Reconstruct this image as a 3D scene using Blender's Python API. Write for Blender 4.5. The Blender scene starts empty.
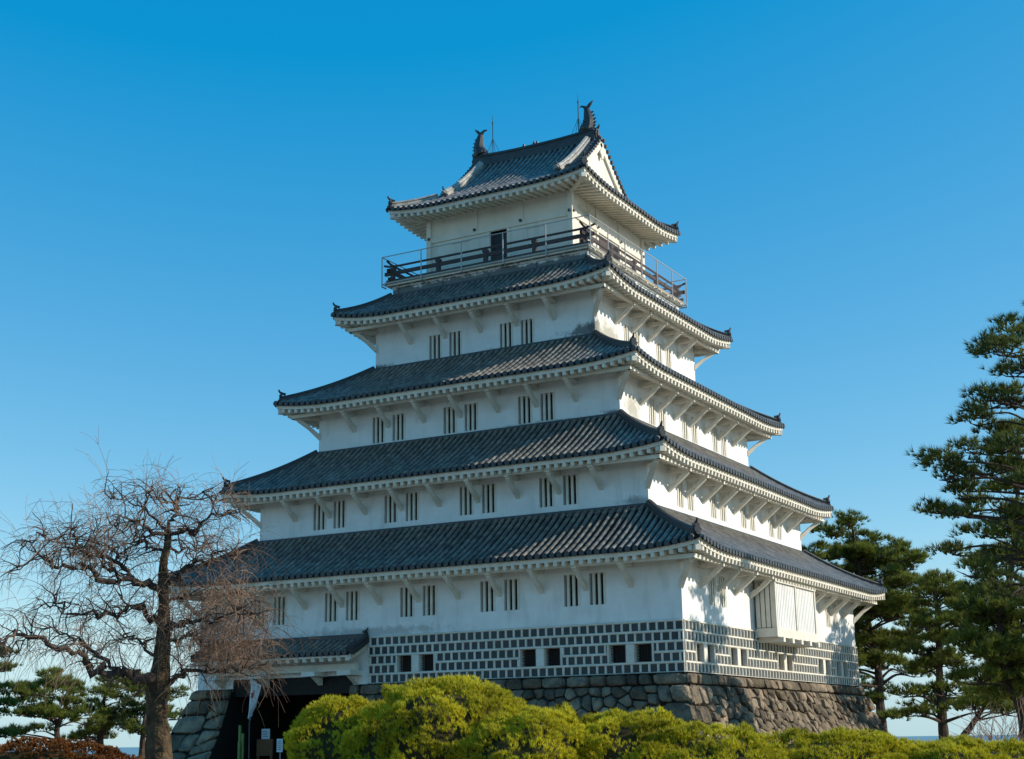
import bpy, math, random
import numpy as np
from mathutils import Vector, Matrix, noise
random.seed(7); RNG = np.random.default_rng(11)
R = math.radians; PI = math.pi
sc = bpy.context.scene
COL = sc.collection

# ------------------------------------------------------------------ camera, sky, sun, exposure
CAM = Vector((27.025, -50.552, -1.935)); FPX = 1448.7; YAW = R(29.284); PITCH = R(13.991); ROLL = R(-0.839)
FWD = Vector((-math.sin(YAW)*math.cos(PITCH), math.cos(YAW)*math.cos(PITCH), math.sin(PITCH)))
_r = Vector((math.cos(YAW), math.sin(YAW), 0)); _u = _r.cross(FWD)
RGT = math.cos(ROLL)*_r + math.sin(ROLL)*_u; UPV = -math.sin(ROLL)*_r + math.cos(ROLL)*_u
cd = bpy.data.cameras.new('camera'); cam = bpy.data.objects.new('camera', cd); COL.objects.link(cam)
cd.sensor_width = 36.0; cd.lens = FPX*36.0/1024.0; cd.clip_start = 0.5; cd.clip_end = 60000
cam.matrix_world = Matrix(((RGT.x, UPV.x, -FWD.x, CAM.x), (RGT.y, UPV.y, -FWD.y, CAM.y), (RGT.z, UPV.z, -FWD.z, CAM.z), (0, 0, 0, 1)))
sc.camera = cam
SUN_EL = R(26.0); SUN_AZ = R(64.5)          # azimuth clockwise from +Y
SUNV = Vector((math.sin(SUN_AZ)*math.cos(SUN_EL), math.cos(SUN_AZ)*math.cos(SUN_EL), math.sin(SUN_EL)))
w = bpy.data.worlds.new('World'); sc.world = w; w.use_nodes = True
nt = w.node_tree; bg = nt.nodes['Background']
sky = nt.nodes.new('ShaderNodeTexSky'); sky.sky_type = 'NISHITA'; sky.sun_disc = False
sky.sun_elevation = SUN_EL; sky.sun_rotation = SUN_AZ; sky.altitude = 60
sky.air_density = 1.0; sky.dust_density = 0.0; sky.ozone_density = 6.0
SKY = 0.13
def _m(op, a, b):
    n = nt.nodes.new('ShaderNodeMath'); n.operation = op
    for k, v in enumerate((a, b)):
        if isinstance(v, (int, float)): n.inputs[k].default_value = v
        else: nt.links.new(v, n.inputs[k])
    return n.outputs[0]
_sp = nt.nodes.new('ShaderNodeSeparateColor'); nt.links.new(sky.outputs[0], _sp.inputs[0])      # clear winter air: a deeper azure than the stock sky
_b = _m('ADD', _m('MULTIPLY', _sp.outputs[2], .62), .385/SKY)
_rr = _m('MAXIMUM', _m('MINIMUM', _m('ADD', _m('MULTIPLY', _sp.outputs[0], 1.75), -.145/SKY), _m('MULTIPLY', _b, .68)), .004/SKY)
_g = _m('MINIMUM', _m('ADD', _m('MULTIPLY', _sp.outputs[1], 1.17), .072/SKY), _m('MULTIPLY', _b, .95))
_cb = nt.nodes.new('ShaderNodeCombineColor')
for k, v in enumerate((_rr, _g, _b)): nt.links.new(v, _cb.inputs[k])
nt.links.new(_cb.outputs[0], bg.inputs[0]); bg.inputs[1].default_value = 0.134
sl = bpy.data.lights.new('sun', 'SUN'); sun = bpy.data.objects.new('sun', sl); COL.objects.link(sun)
sl.energy = 5.0; sl.angle = R(0.5); sl.color = (1.0, 0.91, 0.77)
sun.rotation_euler = SUNV.to_track_quat('Z', 'Y').to_euler()
vs = sc.view_settings; vs.view_transform = 'Standard'; vs.look = 'None'; vs.gamma = 1.0; vs.exposure = 0.0; vs.use_curve_mapping = False
sc.cycles.max_bounces = 8; sc.cycles.transparent_max_bounces = 16

def at(px, py, dist):
    """point on the sight line of a photo pixel, 'dist' metres away over the ground"""
    d = FWD + RGT*((px-512)/FPX) - UPV*((py-379.5)/FPX)
    return CAM + d*(dist/math.hypot(d.x, d.y))

# ------------------------------------------------------------------ materials
def mat(name, col, rough=0.8, spec=0.5, vary=None, scale=3.0, bump=0.0, bscale=20.0, island=0.0, trans=0.0):
    m = bpy.data.materials.new(name); m.use_nodes = True
    n = m.node_tree.nodes; L = m.node_tree.links; b = n['Principled BSDF']
    b.inputs['Base Color'].default_value = (*col, 1); b.inputs['Roughness'].default_value = rough
    b.inputs['Specular IOR Level'].default_value = spec
    geo = n.new('ShaderNodeNewGeometry'); src = None
    if vary:
        nz = n.new('ShaderNodeTexNoise'); nz.inputs['Scale'].default_value = scale; nz.inputs['Detail'].default_value = 8
        nz.inputs['Roughness'].default_value = 0.65
        L.new(geo.outputs['Position'], nz.inputs['Vector'])
        cr = n.new('ShaderNodeValToRGB'); e = cr.color_ramp.elements
        e[0].position = 0.3; e[1].position = 0.7; e[0].color = (*vary, 1); e[1].color = (*col, 1)
        L.new(nz.outputs['Fac'], cr.inputs[0]); src = cr.outputs[0]
    if island:
        mm = n.new('ShaderNodeMapRange'); mm.inputs['To Min'].default_value = 1-island; mm.inputs['To Max'].default_value = 1+island
        L.new(geo.outputs['Random Per Island'], mm.inputs['Value'])
        mx = n.new('ShaderNodeVectorMath'); mx.operation = 'SCALE'
        if src: L.new(src, mx.inputs[0])
        else: mx.inputs[0].default_value = col
        L.new(mm.outputs[0], mx.inputs['Scale']); src = mx.outputs[0]
    if src: L.new(src, b.inputs['Base Color'])
    if bump:
        bn = n.new('ShaderNodeTexNoise'); bn.inputs['Scale'].default_value = bscale; bn.inputs['Detail'].default_value = 6
        L.new(geo.outputs['Position'], bn.inputs['Vector'])
        bp = n.new('ShaderNodeBump'); bp.inputs['Strength'].default_value = 1.0; bp.inputs['Distance'].default_value = bump
        L.new(bn.outputs['Fac'], bp.inputs['Height']); L.new(bp.outputs[0], b.inputs['Normal'])
    return m

def leaf_mat(name, dark, light, trans=0.35, rough=0.6):
    m = bpy.data.materials.new(name); m.use_nodes = True
    n = m.node_tree.nodes; L = m.node_tree.links; b = n['Principled BSDF']; out = n['Material Output']
    geo = n.new('ShaderNodeNewGeometry')
    nz = n.new('ShaderNodeTexNoise'); nz.inputs['Scale'].default_value = 1.3; nz.inputs['Detail'].default_value = 3
    L.new(geo.outputs['Position'], nz.inputs['Vector'])
    ad = n.new('ShaderNodeMath'); ad.operation = 'MULTIPLY_ADD'; ad.inputs[1].default_value = 0.55
    L.new(geo.outputs['Random Per Island'], ad.inputs[0])
    sb = n.new('ShaderNodeMath'); sb.operation = 'MULTIPLY_ADD'; sb.inputs[1].default_value = 1.4; sb.inputs[2].default_value = -0.45
    L.new(nz.outputs['Fac'], sb.inputs[0]); L.new(sb.outputs[0], ad.inputs[2])
    cr = n.new('ShaderNodeValToRGB'); e = cr.color_ramp.elements
    e[0].color = (*dark, 1); e[1].color = (*light, 1); L.new(ad.outputs[0], cr.inputs[0])
    L.new(cr.outputs[0], b.inputs['Base Color']); b.inputs['Roughness'].default_value = rough
    b.inputs['Specular IOR Level'].default_value = 0.3
    tr = n.new('ShaderNodeBsdfTranslucent'); L.new(cr.outputs[0], tr.inputs['Color'])
    mx = n.new('ShaderNodeMixShader'); mx.inputs[0].default_value = trans
    L.new(b.outputs[0], mx.inputs[1]); L.new(tr.outputs[0], mx.inputs[2]); L.new(mx.outputs[0], out.inputs['Surface'])
    return m

def plaster_mat(name, stains, col=(0.87, 0.865, 0.835), vary=(0.73, 0.72, 0.68)):
    """lime plaster with faint blotches, rain streaks and mildew patches at given places (centre, size)"""
    m = mat(name, col, 0.9, 0.2, vary=vary, scale=1.1, bump=0.008, bscale=5)
    n = m.node_tree.nodes; L = m.node_tree.links; b = n['Principled BSDF']
    src = b.inputs['Base Color'].links[0].from_socket
    geo = n.new('ShaderNodeNewGeometry')
    # rain streaks: noise stretched downwards
    mp = n.new('ShaderNodeMapping'); mp.inputs['Scale'].default_value = (1.5, 1.5, 0.30)
    L.new(geo.outputs['Position'], mp.inputs[0])
    st = n.new('ShaderNodeTexNoise'); st.inputs['Scale'].default_value = 2.0; st.inputs['Detail'].default_value = 7; L.new(mp.outputs[0], st.inputs['Vector'])
    cr = n.new('ShaderNodeValToRGB'); e = cr.color_ramp.elements; e[0].position = 0.52; e[0].color = (0, 0, 0, 1); e[1].position = 0.85; e[1].color = (.5, .5, .5, 1)
    L.new(st.outputs['Fac'], cr.inputs[0])
    mx = n.new('ShaderNodeMix'); mx.data_type = 'RGBA'; L.new(cr.outputs[0], mx.inputs['Factor']); L.new(src, mx.inputs['A']); mx.inputs['B'].default_value = (0.42, 0.40, 0.36, 1)
    src = mx.outputs['Result']
    nz = n.new('ShaderNodeTexNoise'); nz.inputs['Scale'].default_value = 3.2; nz.inputs['Detail'].default_value = 10; nz.inputs['Roughness'].default_value = 0.75
    L.new(geo.outputs['Position'], nz.inputs['Vector'])
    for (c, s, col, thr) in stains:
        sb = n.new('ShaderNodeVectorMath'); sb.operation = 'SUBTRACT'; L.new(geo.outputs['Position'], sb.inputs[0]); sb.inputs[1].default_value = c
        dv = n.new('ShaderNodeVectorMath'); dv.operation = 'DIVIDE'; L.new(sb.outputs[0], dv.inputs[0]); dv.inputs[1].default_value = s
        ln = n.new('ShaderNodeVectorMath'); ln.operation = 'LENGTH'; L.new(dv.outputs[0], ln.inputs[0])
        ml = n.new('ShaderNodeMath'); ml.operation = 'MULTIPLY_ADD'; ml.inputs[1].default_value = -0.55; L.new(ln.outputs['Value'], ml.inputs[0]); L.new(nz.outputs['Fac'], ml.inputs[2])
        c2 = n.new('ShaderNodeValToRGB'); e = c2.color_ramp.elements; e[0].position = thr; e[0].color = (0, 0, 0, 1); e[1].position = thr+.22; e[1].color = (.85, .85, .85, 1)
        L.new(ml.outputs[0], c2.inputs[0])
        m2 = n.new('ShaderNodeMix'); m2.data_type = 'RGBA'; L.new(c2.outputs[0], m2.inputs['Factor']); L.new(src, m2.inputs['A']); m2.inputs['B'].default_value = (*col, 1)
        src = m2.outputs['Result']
    L.new(src, b.inputs['Base Color'])
    return m

MIL = (0.10, 0.11, 0.105)
M = {}
M['plaster'] = plaster_mat('lime_plaster', [((4.6, -4.75, 12.55), (1.9, .6, .55), MIL, 0.14), ((4.84, -4.6, 12.7), (.5, .5, .7), MIL, 0.1), ((6.2, -6.25, 9.0), (1.0, .5, .3), MIL, .2),
    ((-4.6, -4.75, 12.45), (1.2, .5, .3), MIL, .2), ((1.0, -4.75, 12.35), (3.2, .4, .25), (.33, .34, .32), .16), ((7.6, -7.71, 5.6), (1.6, .4, .35), (.30, .31, .30), .18), ((-2, -9.06, 1.75), (6.5, .4, .35), (.45, .45, .42), .16), ((3, -6.25, 8.95), (4.0, .4, .22), (.42, .42, .40), .17), ((4.84, -3.6, 12.5), (.3, 1.8, 1.0), (.40, .37, .30), .1), ((6.43, -5.2, 9.3), (.3, 1.2, .9), (.42, .39, .32), .14)])
M['cream'] = plaster_mat('cream_plaster', [((-3.2, -3.3, 16.2), (2.5, .5, .5), (.35, .32, .24), .2), ((3.2, -2, 18.3), (.4, 2.0, .5), (.45, .40, .30), .2)], (0.84, 0.79, 0.68), (0.74, 0.68, 0.56))
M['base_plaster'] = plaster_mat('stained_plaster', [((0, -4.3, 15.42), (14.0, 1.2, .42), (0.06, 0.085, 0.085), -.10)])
M['timber'] = mat('white_painted_timber', (0.80, 0.76, 0.67), 0.8, 0.3, vary=(0.62, 0.57, 0.46), scale=2.5)
M['tile'] = mat('smoked_roof_tile', (0.32, 0.285, 0.235), 0.42, 0.8, vary=(0.075, 0.07, 0.064), scale=3.0, bump=0.003, bscale=30, island=0.16)
M['tile'].node_tree.nodes['Principled BSDF'].inputs['Metallic'].default_value = 0.22      # ibushi tiles carry a silvery carbon film
M['tile_dark'] = mat('pan_tile', (0.020, 0.021, 0.022), 0.8, 0.2, vary=(0.012, 0.012, 0.013), scale=2.0, bump=0.006, bscale=14, island=0.2)
M['ridge'] = mat('ridge_tile', (0.055, 0.058, 0.06), 0.5, 0.5, vary=(0.025, 0.026, 0.028), scale=4, bump=0.006, bscale=18)
M['ridge_plaster'] = mat('plastered_ridge', (0.55, 0.52, 0.46), 0.85, 0.3, vary=(0.22, 0.21, 0.19), scale=3.5, bump=0.006, bscale=14)
M['dark'] = mat('dark_interior', (0.012, 0.013, 0.016), 0.7, 0.3)
M['slate'] = mat('wall_tile', (0.018, 0.021, 0.022), 0.6, 0.7, vary=(0.03, 0.032, 0.03), scale=5, bump=0.003, bscale=30, island=.25)
M['wood'] = mat('brown_timber', (0.05, 0.022, 0.013), 0.65, 0.3, vary=(0.02, 0.011, 0.008), scale=6)
M['deckwood'] = mat('weathered_deck', (0.50, 0.44, 0.33), 0.8, 0.3, vary=(0.38, 0.33, 0.24), scale=4)
M['gate_dark'] = mat('gate_timber_and_shade', (0.02, 0.016, 0.013), 0.7, 0.3, vary=(0.01, 0.009, 0.008), scale=5)
M['steel'] = mat('galvanised_steel', (0.42, 0.41, 0.39), 0.45, 0.5)
M['iron'] = mat('dark_iron', (0.06, 0.06, 0.065), 0.5, 0.5)
M['stone'] = mat('rough_stone', (0.30, 0.225, 0.145), 0.92, 0.2, vary=(0.075, 0.066, 0.055), scale=2.6, bump=0.10, bscale=7, island=0.5)
M['stone_gap'] = mat('stone_gaps', (0.025, 0.023, 0.02), 0.95, 0.1)
M['bark'] = mat('pine_bark', (0.11, 0.075, 0.055), 0.95, 0.15, vary=(0.045, 0.033, 0.027), scale=5, bump=0.03, bscale=12)
M['plumbark'] = mat('mossy_bark', (0.15, 0.10, 0.055), 0.95, 0.15, vary=(0.03, 0.022, 0.017), scale=6, bump=0.12, bscale=10)
M['twig'] = mat('bare_twig', (0.25, 0.155, 0.10), 0.75, 0.3, island=0.5)
M['limb'] = mat('dark_limb_bark', (0.10, 0.07, 0.055), 0.9, 0.2, vary=(0.045, 0.034, 0.03), scale=7, bump=0.03, bscale=14)
M['pine'] = leaf_mat('pine_needles', (0.028, 0.055, 0.012), (0.27, 0.295, 0.04))
M['pine_blue'] = leaf_mat('dark_pine_needles', (0.018, 0.040, 0.014), (0.19, 0.21, 0.034))
M['clip'] = leaf_mat('clipped_pine_needles', (0.16, 0.145, 0.006), (0.86, 0.76, 0.04), 0.35)
M['core'] = mat('inner_twigs', (0.055, 0.045, 0.018), 0.95, 0.1)
M['azalea'] = leaf_mat('reddish_leaves', (0.09, 0.03, 0.012), (0.42, 0.16, 0.035), 0.3)
M['cloth'] = mat('white_cloth', (0.8, 0.8, 0.8), 0.9, 0.2)
M['red'] = mat('red_cloth', (0.6, 0.03, 0.03), 0.9, 0.2)
M['paper'] = mat('white_board', (0.75, 0.76, 0.78), 0.6, 0.3)
M['signwood'] = mat('brown_signboard', (0.30, 0.13, 0.06), 0.7, 0.3, vary=(.2, .085, .04), scale=9)
M['ink'] = mat('ink', (0.05, 0.05, 0.06), 0.7, 0.2)
M['bamboo'] = mat('green_bamboo', (0.22, 0.27, 0.07), 0.45, 0.5, vary=(.14, .2, .05), scale=6)
# netting: fine wire mesh, coverage by a transparent mix
def net_mat():
    m = bpy.data.materials.new('wire_netting'); m.use_nodes = True
    n = m.node_tree.nodes; L = m.node_tree.links
    t = n.new('ShaderNodeBsdfTransparent'); mx = n.new('ShaderNodeMixShader'); mx.inputs[0].default_value = 0.09
    b = n['Principled BSDF']; b.inputs['Base Color'].default_value = (.4, .37, .37, 1); b.inputs['Roughness'].default_value = .6
    L.new(t.outputs[0], mx.inputs[1]); L.new(b.outputs[0], mx.inputs[2]); L.new(mx.outputs[0], n['Material Output'].inputs['Surface'])
    return m
M['net'] = net_mat()

# ------------------------------------------------------------------ mesh helpers
ORG = {}
def thing(name, label, cat, loc, group=None):
    o = bpy.data.objects.new(name, None); COL.objects.link(o); o.location = loc; ORG[o] = Vector(loc)
    o.empty_display_size = 0.3
    o['label'] = label; o['category'] = cat
    if group: o['group'] = group
    return o
def link(o, parent, origin):
    COL.objects.link(o); origin = Vector(origin); ORG[o] = origin
    if parent: o.parent = parent; o.location = origin - ORG[parent]
    else: o.location = origin
    return o
class MB:
    def __init__(s): s.v = []; s.f = []
    def quad(s, a, b, c, d):
        i = len(s.v); s.v += [Vector(a), Vector(b), Vector(c), Vector(d)]; s.f.append((i, i+1, i+2, i+3))
    def poly(s, pts):
        i = len(s.v); s.v += [Vector(p) for p in pts]; s.f.append(tuple(range(i, i+len(pts))))
    def box(s, lo, hi):
        x0, y0, z0 = lo; x1, y1, z1 = hi; i = len(s.v)
        s.v += [Vector(p) for p in ((x0, y0, z0), (x1, y0, z0), (x1, y1, z0), (x0, y1, z0), (x0, y0, z1), (x1, y0, z1), (x1, y1, z1), (x0, y1, z1))]
        s.f += [tuple(i+k for k in q) for q in ((0, 3, 2, 1), (4, 5, 6, 7), (0, 1, 5, 4), (1, 2, 6, 5), (2, 3, 7, 6), (3, 0, 4, 7))]
    def bar(s, p0, p1, wid, hgt, up=(0, 0, 1)):
        p0 = Vector(p0); p1 = Vector(p1); d = (p1-p0).normalized(); up = Vector(up)
        sd = d.cross(up).normalized(); u = sd.cross(d).normalized()
        i = len(s.v)
        for p in (p0, p1):
            for a, b in ((-1, -1), (1, -1), (1, 1), (-1, 1)): s.v.append(p+sd*(a*wid/2)+u*(b*hgt/2))
        s.f += [tuple(i+k for k in q) for q in ((0, 1, 2, 3), (7, 6, 5, 4), (0, 4, 5, 1), (1, 5, 6, 2), (2, 6, 7, 3), (3, 7, 4, 0))]
    def prism(s, pts, vec):
        """flat polygon swept along vec"""
        n = len(pts); i = len(s.v); vec = Vector(vec)
        s.v += [Vector(p) for p in pts] + [Vector(p)+vec for p in pts]
        s.f.append(tuple(range(i+n-1, i-1, -1))); s.f.append(tuple(range(i+n, i+2*n)))
        for k in range(n): s.f.append((i+k, i+(k+1) % n, i+n+(k+1) % n, i+n+k))
    def sweep(s, pts, sect, side, cap=True):
        """section (a,b) list swept along pts; a along 'side' vector, b along local up"""
        n = len(sect); i0 = len(s.v); P = [Vector(p) for p in pts]
        for k, p in enumerate(P):
            d = (P[min(k+1, len(P)-1)]-P[max(k-1, 0)]).normalized()
            sd = Vector(side); sd = (sd-d*sd.dot(d)).normalized(); u = sd.cross(d)
            if u.z < 0: u = -u
            for a, b in sect: s.v.append(p+sd*a+u*b)
        for k in range(len(P)-1):
            for j in range(n):
                a = i0+k*n+j; b = i0+k*n+(j+1) % n
                s.f.append((a, b, b+n, a+n))
        if cap: s.f.append(tuple(range(i0, i0+n))); s.f.append(tuple(range(i0+(len(P)-1)*n, i0+len(P)*n)))
    def tube(s, pts, rad, n=8, cap=True, wob=0.0):
        P = [Vector(p) for p in pts]; i0 = len(s.v); ref = Vector((0.31, 0.87, 0.2))
        for k, p in enumerate(P):
            d = P[min(k+1, len(P)-1)]-P[max(k-1, 0)]
            d = d.normalized() if d.length > 1e-9 else Vector((0, 0, 1))
            a = d.cross(ref)
            if a.length < 0.1: a = d.cross(Vector((0, 0, 1)))
            a.normalize(); b = d.cross(a); r = rad[k] if hasattr(rad, '__len__') else rad
            for j in range(n):
                t = 2*PI*j/n; rr = r*(1+random.uniform(-wob, wob)) if wob else r
                s.v.append(p+a*(rr*math.cos(t))+b*(rr*math.sin(t)))
        for k in range(len(P)-1):
            for j in range(n):
                a = i0+k*n+j; b = i0+k*n+(j+1) % n; s.f.append((a, b, b+n, a+n))
        if cap and n > 2: s.f.append(tuple(range(i0+n-1, i0-1, -1))); s.f.append(tuple(range(i0+(len(P)-1)*n, i0+len(P)*n)))
    def mesh(s, name, m, origin=(0, 0, 0), smooth=False):
        o = Vector(origin); me = bpy.data.meshes.new(name)
        me.from_pydata([tuple(v-o) for v in s.v], [], s.f); me.materials.append(m)
        if smooth: me.polygons.foreach_set('use_smooth', [True]*len(me.polygons))
        me.update(); return me
    def build(s, name, m, parent=None, origin=(0, 0, 0), smooth=False):
        return link(bpy.data.objects.new(name, s.mesh(name, m, origin, smooth)), parent, origin)
def npmesh(name, V, F, m, parent, origin):
    """V (n,3), F (k,3) arrays -> object"""
    me = bpy.data.meshes.new(name); V = np.asarray(V, np.float32)-np.array(origin, np.float32); F = np.asarray(F, np.int32)
    me.vertices.add(len(V)); me.vertices.foreach_set('co', V.ravel()); k = F.shape[1]
    me.loops.add(F.size); me.loops.foreach_set('vertex_index', F.ravel()); me.polygons.add(len(F))
    me.polygons.foreach_set('loop_start', np.arange(0, F.size, k, dtype=np.int32)); me.polygons.foreach_set('loop_total', np.full(len(F), k, np.int32))
    me.update(calc_edges=True); me.materials.append(m)
    return link(bpy.data.objects.new(name, me), parent, origin)
def structure(o): o['kind'] = 'structure'; return o
def catrom(pts, n=6):
    P = [Vector(p) for p in pts]; out = []
    for i in range(len(P)-1):
        p0 = P[max(i-1, 0)]; p1 = P[i]; p2 = P[i+1]; p3 = P[min(i+2, len(P)-1)]
        for k in range(n):
            t = k/n; out.append(0.5*((2*p1)+(p2-p0)*t+(2*p0-5*p1+4*p2-p3)*t*t+(3*p1-p0-3*p2+p3)*t**3))
    out.append(P[-1]); return out

# ------------------------------------------------------------------ setting: hilltop, sea
GZ = -3.5
def build_ground():
    rings = [0, 20, 40, 60, 75, 85, 95, 110, 130, 160, 200, 260]; n = 72; V = []; F = []
    for r in rings:
        for k in range(n):
            a = 2*PI*k/n; x = r*math.cos(a)+6; y = r*math.sin(a)-8
            z = GZ + (-0.012*(r-85)**1.7 if r > 85 else 0) + 0.12*noise.noise((x*.08, y*.08, 3))
            V.append((x, y, max(z, -60)))
    for i in range(len(rings)-1):
        for k in range(n): F.append((i*n+k, i*n+(k+1) % n, (i+1)*n+(k+1) % n, (i+1)*n+k))
    me = bpy.data.meshes.new('ground'); me.from_pydata(V, [], F); me.update()
    me.materials.append(mat('ground_pale_gravel', (0.30, 0.265, 0.20), 0.95, 0.1, vary=(0.20, 0.18, 0.13), scale=0.8, bump=0.03, bscale=6))
    structure(link(bpy.data.objects.new('ground', me), None, (0, 0, 0)))
    b = MB(); S = 42000
    b.quad((-S, -S, -45), (S, -S, -45), (S, S, -45), (-S, S, -45))
    m = mat('sea_water', (0.02, 0.10, 0.17), 0.28, 0.5, bump=0.25, bscale=0.12)
    structure(b.build('sea', m))
build_ground()

# ------------------------------------------------------------------ the castle tower
W = [9.61, 8.02, 6.43, 4.84, 3.24]; D = [9.06, 7.71, 6.25, 4.75, 3.28]
ZB = [0.0, 5.51, 8.99, 12.43, 15.95]
ZE = [3.46, 6.89, 10.37, 13.98, 18.66]      # under edge of the white eave board, mid side
LIFT = [0.24, 0.22, 0.22, 0.30, 0.24]
OVS = [1.08, 1.05, 1.17, 1.19]
castle = thing('castle_tower', 'white five-storey Japanese castle tower with dark tiled roofs on a rough stone base', 'castle', (0, 0, GZ))
SIDES = 'FRBL'
def mp(side, a, p, z):
    if side == 'F': return Vector((a, -p, z))
    if side == 'R': return Vector((p, a, z))
    if side == 'B': return Vector((-a, p, z))
    return Vector((-p, -a, z))
ALONG = {'F': Vector((1, 0, 0)), 'R': Vector((0, 1, 0)), 'B': Vector((-1, 0, 0)), 'L': Vector((0, -1, 0))}
OUT = {'F': Vector((0, -1, 0)), 'R': Vector((1, 0, 0)), 'B': Vector((0, 1, 0)), 'L': Vector((-1, 0, 0))}

RIB = 0.262; RAFT = 0.305
def tile_field(pan, rib, cap, side, amax, surf, dend, dstep=0.30, spacing=RIB):
    """tile rows up one slope. surf(a, d) -> point, d metres in from the eave; dend(a) how far the row runs."""
    n = int(amax/spacing); xs = [k*spacing for k in range(-n, n+1)]
    lat = ALONG[side]; cols = []
    for a in xs:
        de = dend(a)
        if de < 0.05: cols.append(None); continue
        k = max(1, round(de/dstep)); ds = [de*j/k for j in range(k+1)]
        # round cover tiles
        rr = 0.082
        for j in range(k):
            d0, d1 = ds[j]-0.012, ds[j+1]
            p0 = surf(a, max(d0, -0.03)); p1 = surf(a, d1); t = (p1-p0).normalized(); nn = lat.cross(t)
            if nn.z < 0: nn = -nn
            i = len(rib.v); m = 6
            jit = random.uniform(-.006, .006)
            for (p, r, up) in ((p0, rr, .034), (p1, rr*.95, .026)):
                for q in range(m+1):
                    th = PI*q/m
                    rib.v.append(p+lat*(r*math.cos(th)+jit)+nn*(r*math.sin(th)*1.05+up))
            for q in range(m): rib.f.append((i+q, i+q+1, i+m+1+q+1, i+m+1+q))
            rib.f.append(tuple(i+q for q in range(m, -1, -1)))
        # eave disc
        p = surf(a, -0.035); o = OUT[side]; i = len(cap.v); m = 12
        for dd, r in ((0.03, .072), (0.03, .092), (-0.02, .092)):
            for q in range(m):
                th = 2*PI*q/m; cap.v.append(p+o*dd+lat*(r*math.cos(th))+Vector((0, 0, r*math.sin(th)+.02)))
        cap.f.append(tuple(i+q for q in range(m)))
        for l in range(2):
            for q in range(m): cap.f.append((i+l*m+q, i+l*m+(q+1) % m, i+(l+1)*m+(q+1) % m, i+(l+1)*m+q))
    # pan tiles between the cover tiles
    xs2 = [-amax]+[x for x in xs if abs(x) < amax-.02]+[amax]
    for a0, a1 in zip(xs2[:-1], xs2[1:]):
        am = (a0+a1)/2; dm = dend(am)
        e0, e1 = dend(a0), dend(a1)
        k = max(1, round(max(dm, e0, e1)/dstep)); i = len(pan.v)
        for j in range(k):
            for (dj, dz) in ((j*dstep, .028), (min((j+1)*dstep, 99), .0)):
                for a, e, s in ((a0, e0, 0), (am, dm, -.022), (a1, e1, 0)):
                    d = min(dj, e); pan.v.append(surf(a, d)+Vector((0, 0, s+dz)))
        for j in range(k*2-1):
            for c in range(2): pan.f.append((i+j*3+c, i+j*3+c+1, i+(j+1)*3+c+1, i+(j+1)*3+c))
        pan.f.append((i+1, i, len(pan.v), len(pan.v)+1)); pan.f.append((i+2, i+1, len(pan.v)+1, len(pan.v)+2))   # lip of the eave pans
        for a, s in ((a0, 0), (am, -.022), (a1, 0)): pan.v.append(surf(a, 0)+Vector((0, 0, s-.055)))

def ornament(p, dirv, parent, s=1.0):
    """ridge-end tile: shield plate with shoulders and an upturned horn"""
    d = Vector((dirv[0], dirv[1], 0)).normalized(); sd = Vector((-d.y, d.x, 0)); b = MB()
    prof = [(-.15, -.16), (-.17, .02), (-.21, .06), (-.15, .12), (-.12, .24), (-.05, .32), (.05, .32), (.12, .24), (.15, .12), (.21, .06), (.17, .02), (.15, -.16)]
    b.prism([p+sd*(x*s)+Vector((0, 0, z*s)) for x, z in prof], d*(.09*s))
    b.prism([p+d*(.09*s)+sd*(x*.6*s)+Vector((0, 0, z*.6*s+.03)) for x, z in prof], d*(.05*s))
    pts = catrom([p-d*.16*s+Vector((0, 0, .24*s)), p+d*.02*s+Vector((0, 0, .29*s)), p+d*.13*s+Vector((0, 0, .36*s)), p+d*.17*s+Vector((0, 0, .46*s))], 4)
    b.tube(pts, [.07*s*(1-.5*k/(len(pts)-1)) for k in range(len(pts))], 8)
    b.tube([p-d*.1*s+Vector((0, 0, -.10*s)), p+d*.2*s+Vector((0, 0, -.09*s))], .075*s, 8)
    return b.build('ridge_end_tile', M['ridge'], parent, p)

def ridge_sect(w, h):
    return [(-w*.62, -.12), (-w*.62, h*.30), (-w*.5, h*.32), (-w*.5, h*.62), (-w*.62, h*.64), (-w*.62, h*.72), (-w*.36, h*.74), (-w*.30, h*.95), (0, h*1.06),
            (w*.30, h*.95), (w*.36, h*.74), (w*.62, h*.72), (w*.62, h*.64), (w*.5, h*.62), (w*.5, h*.32), (w*.62, h*.30), (w*.62, -.12)]

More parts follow.
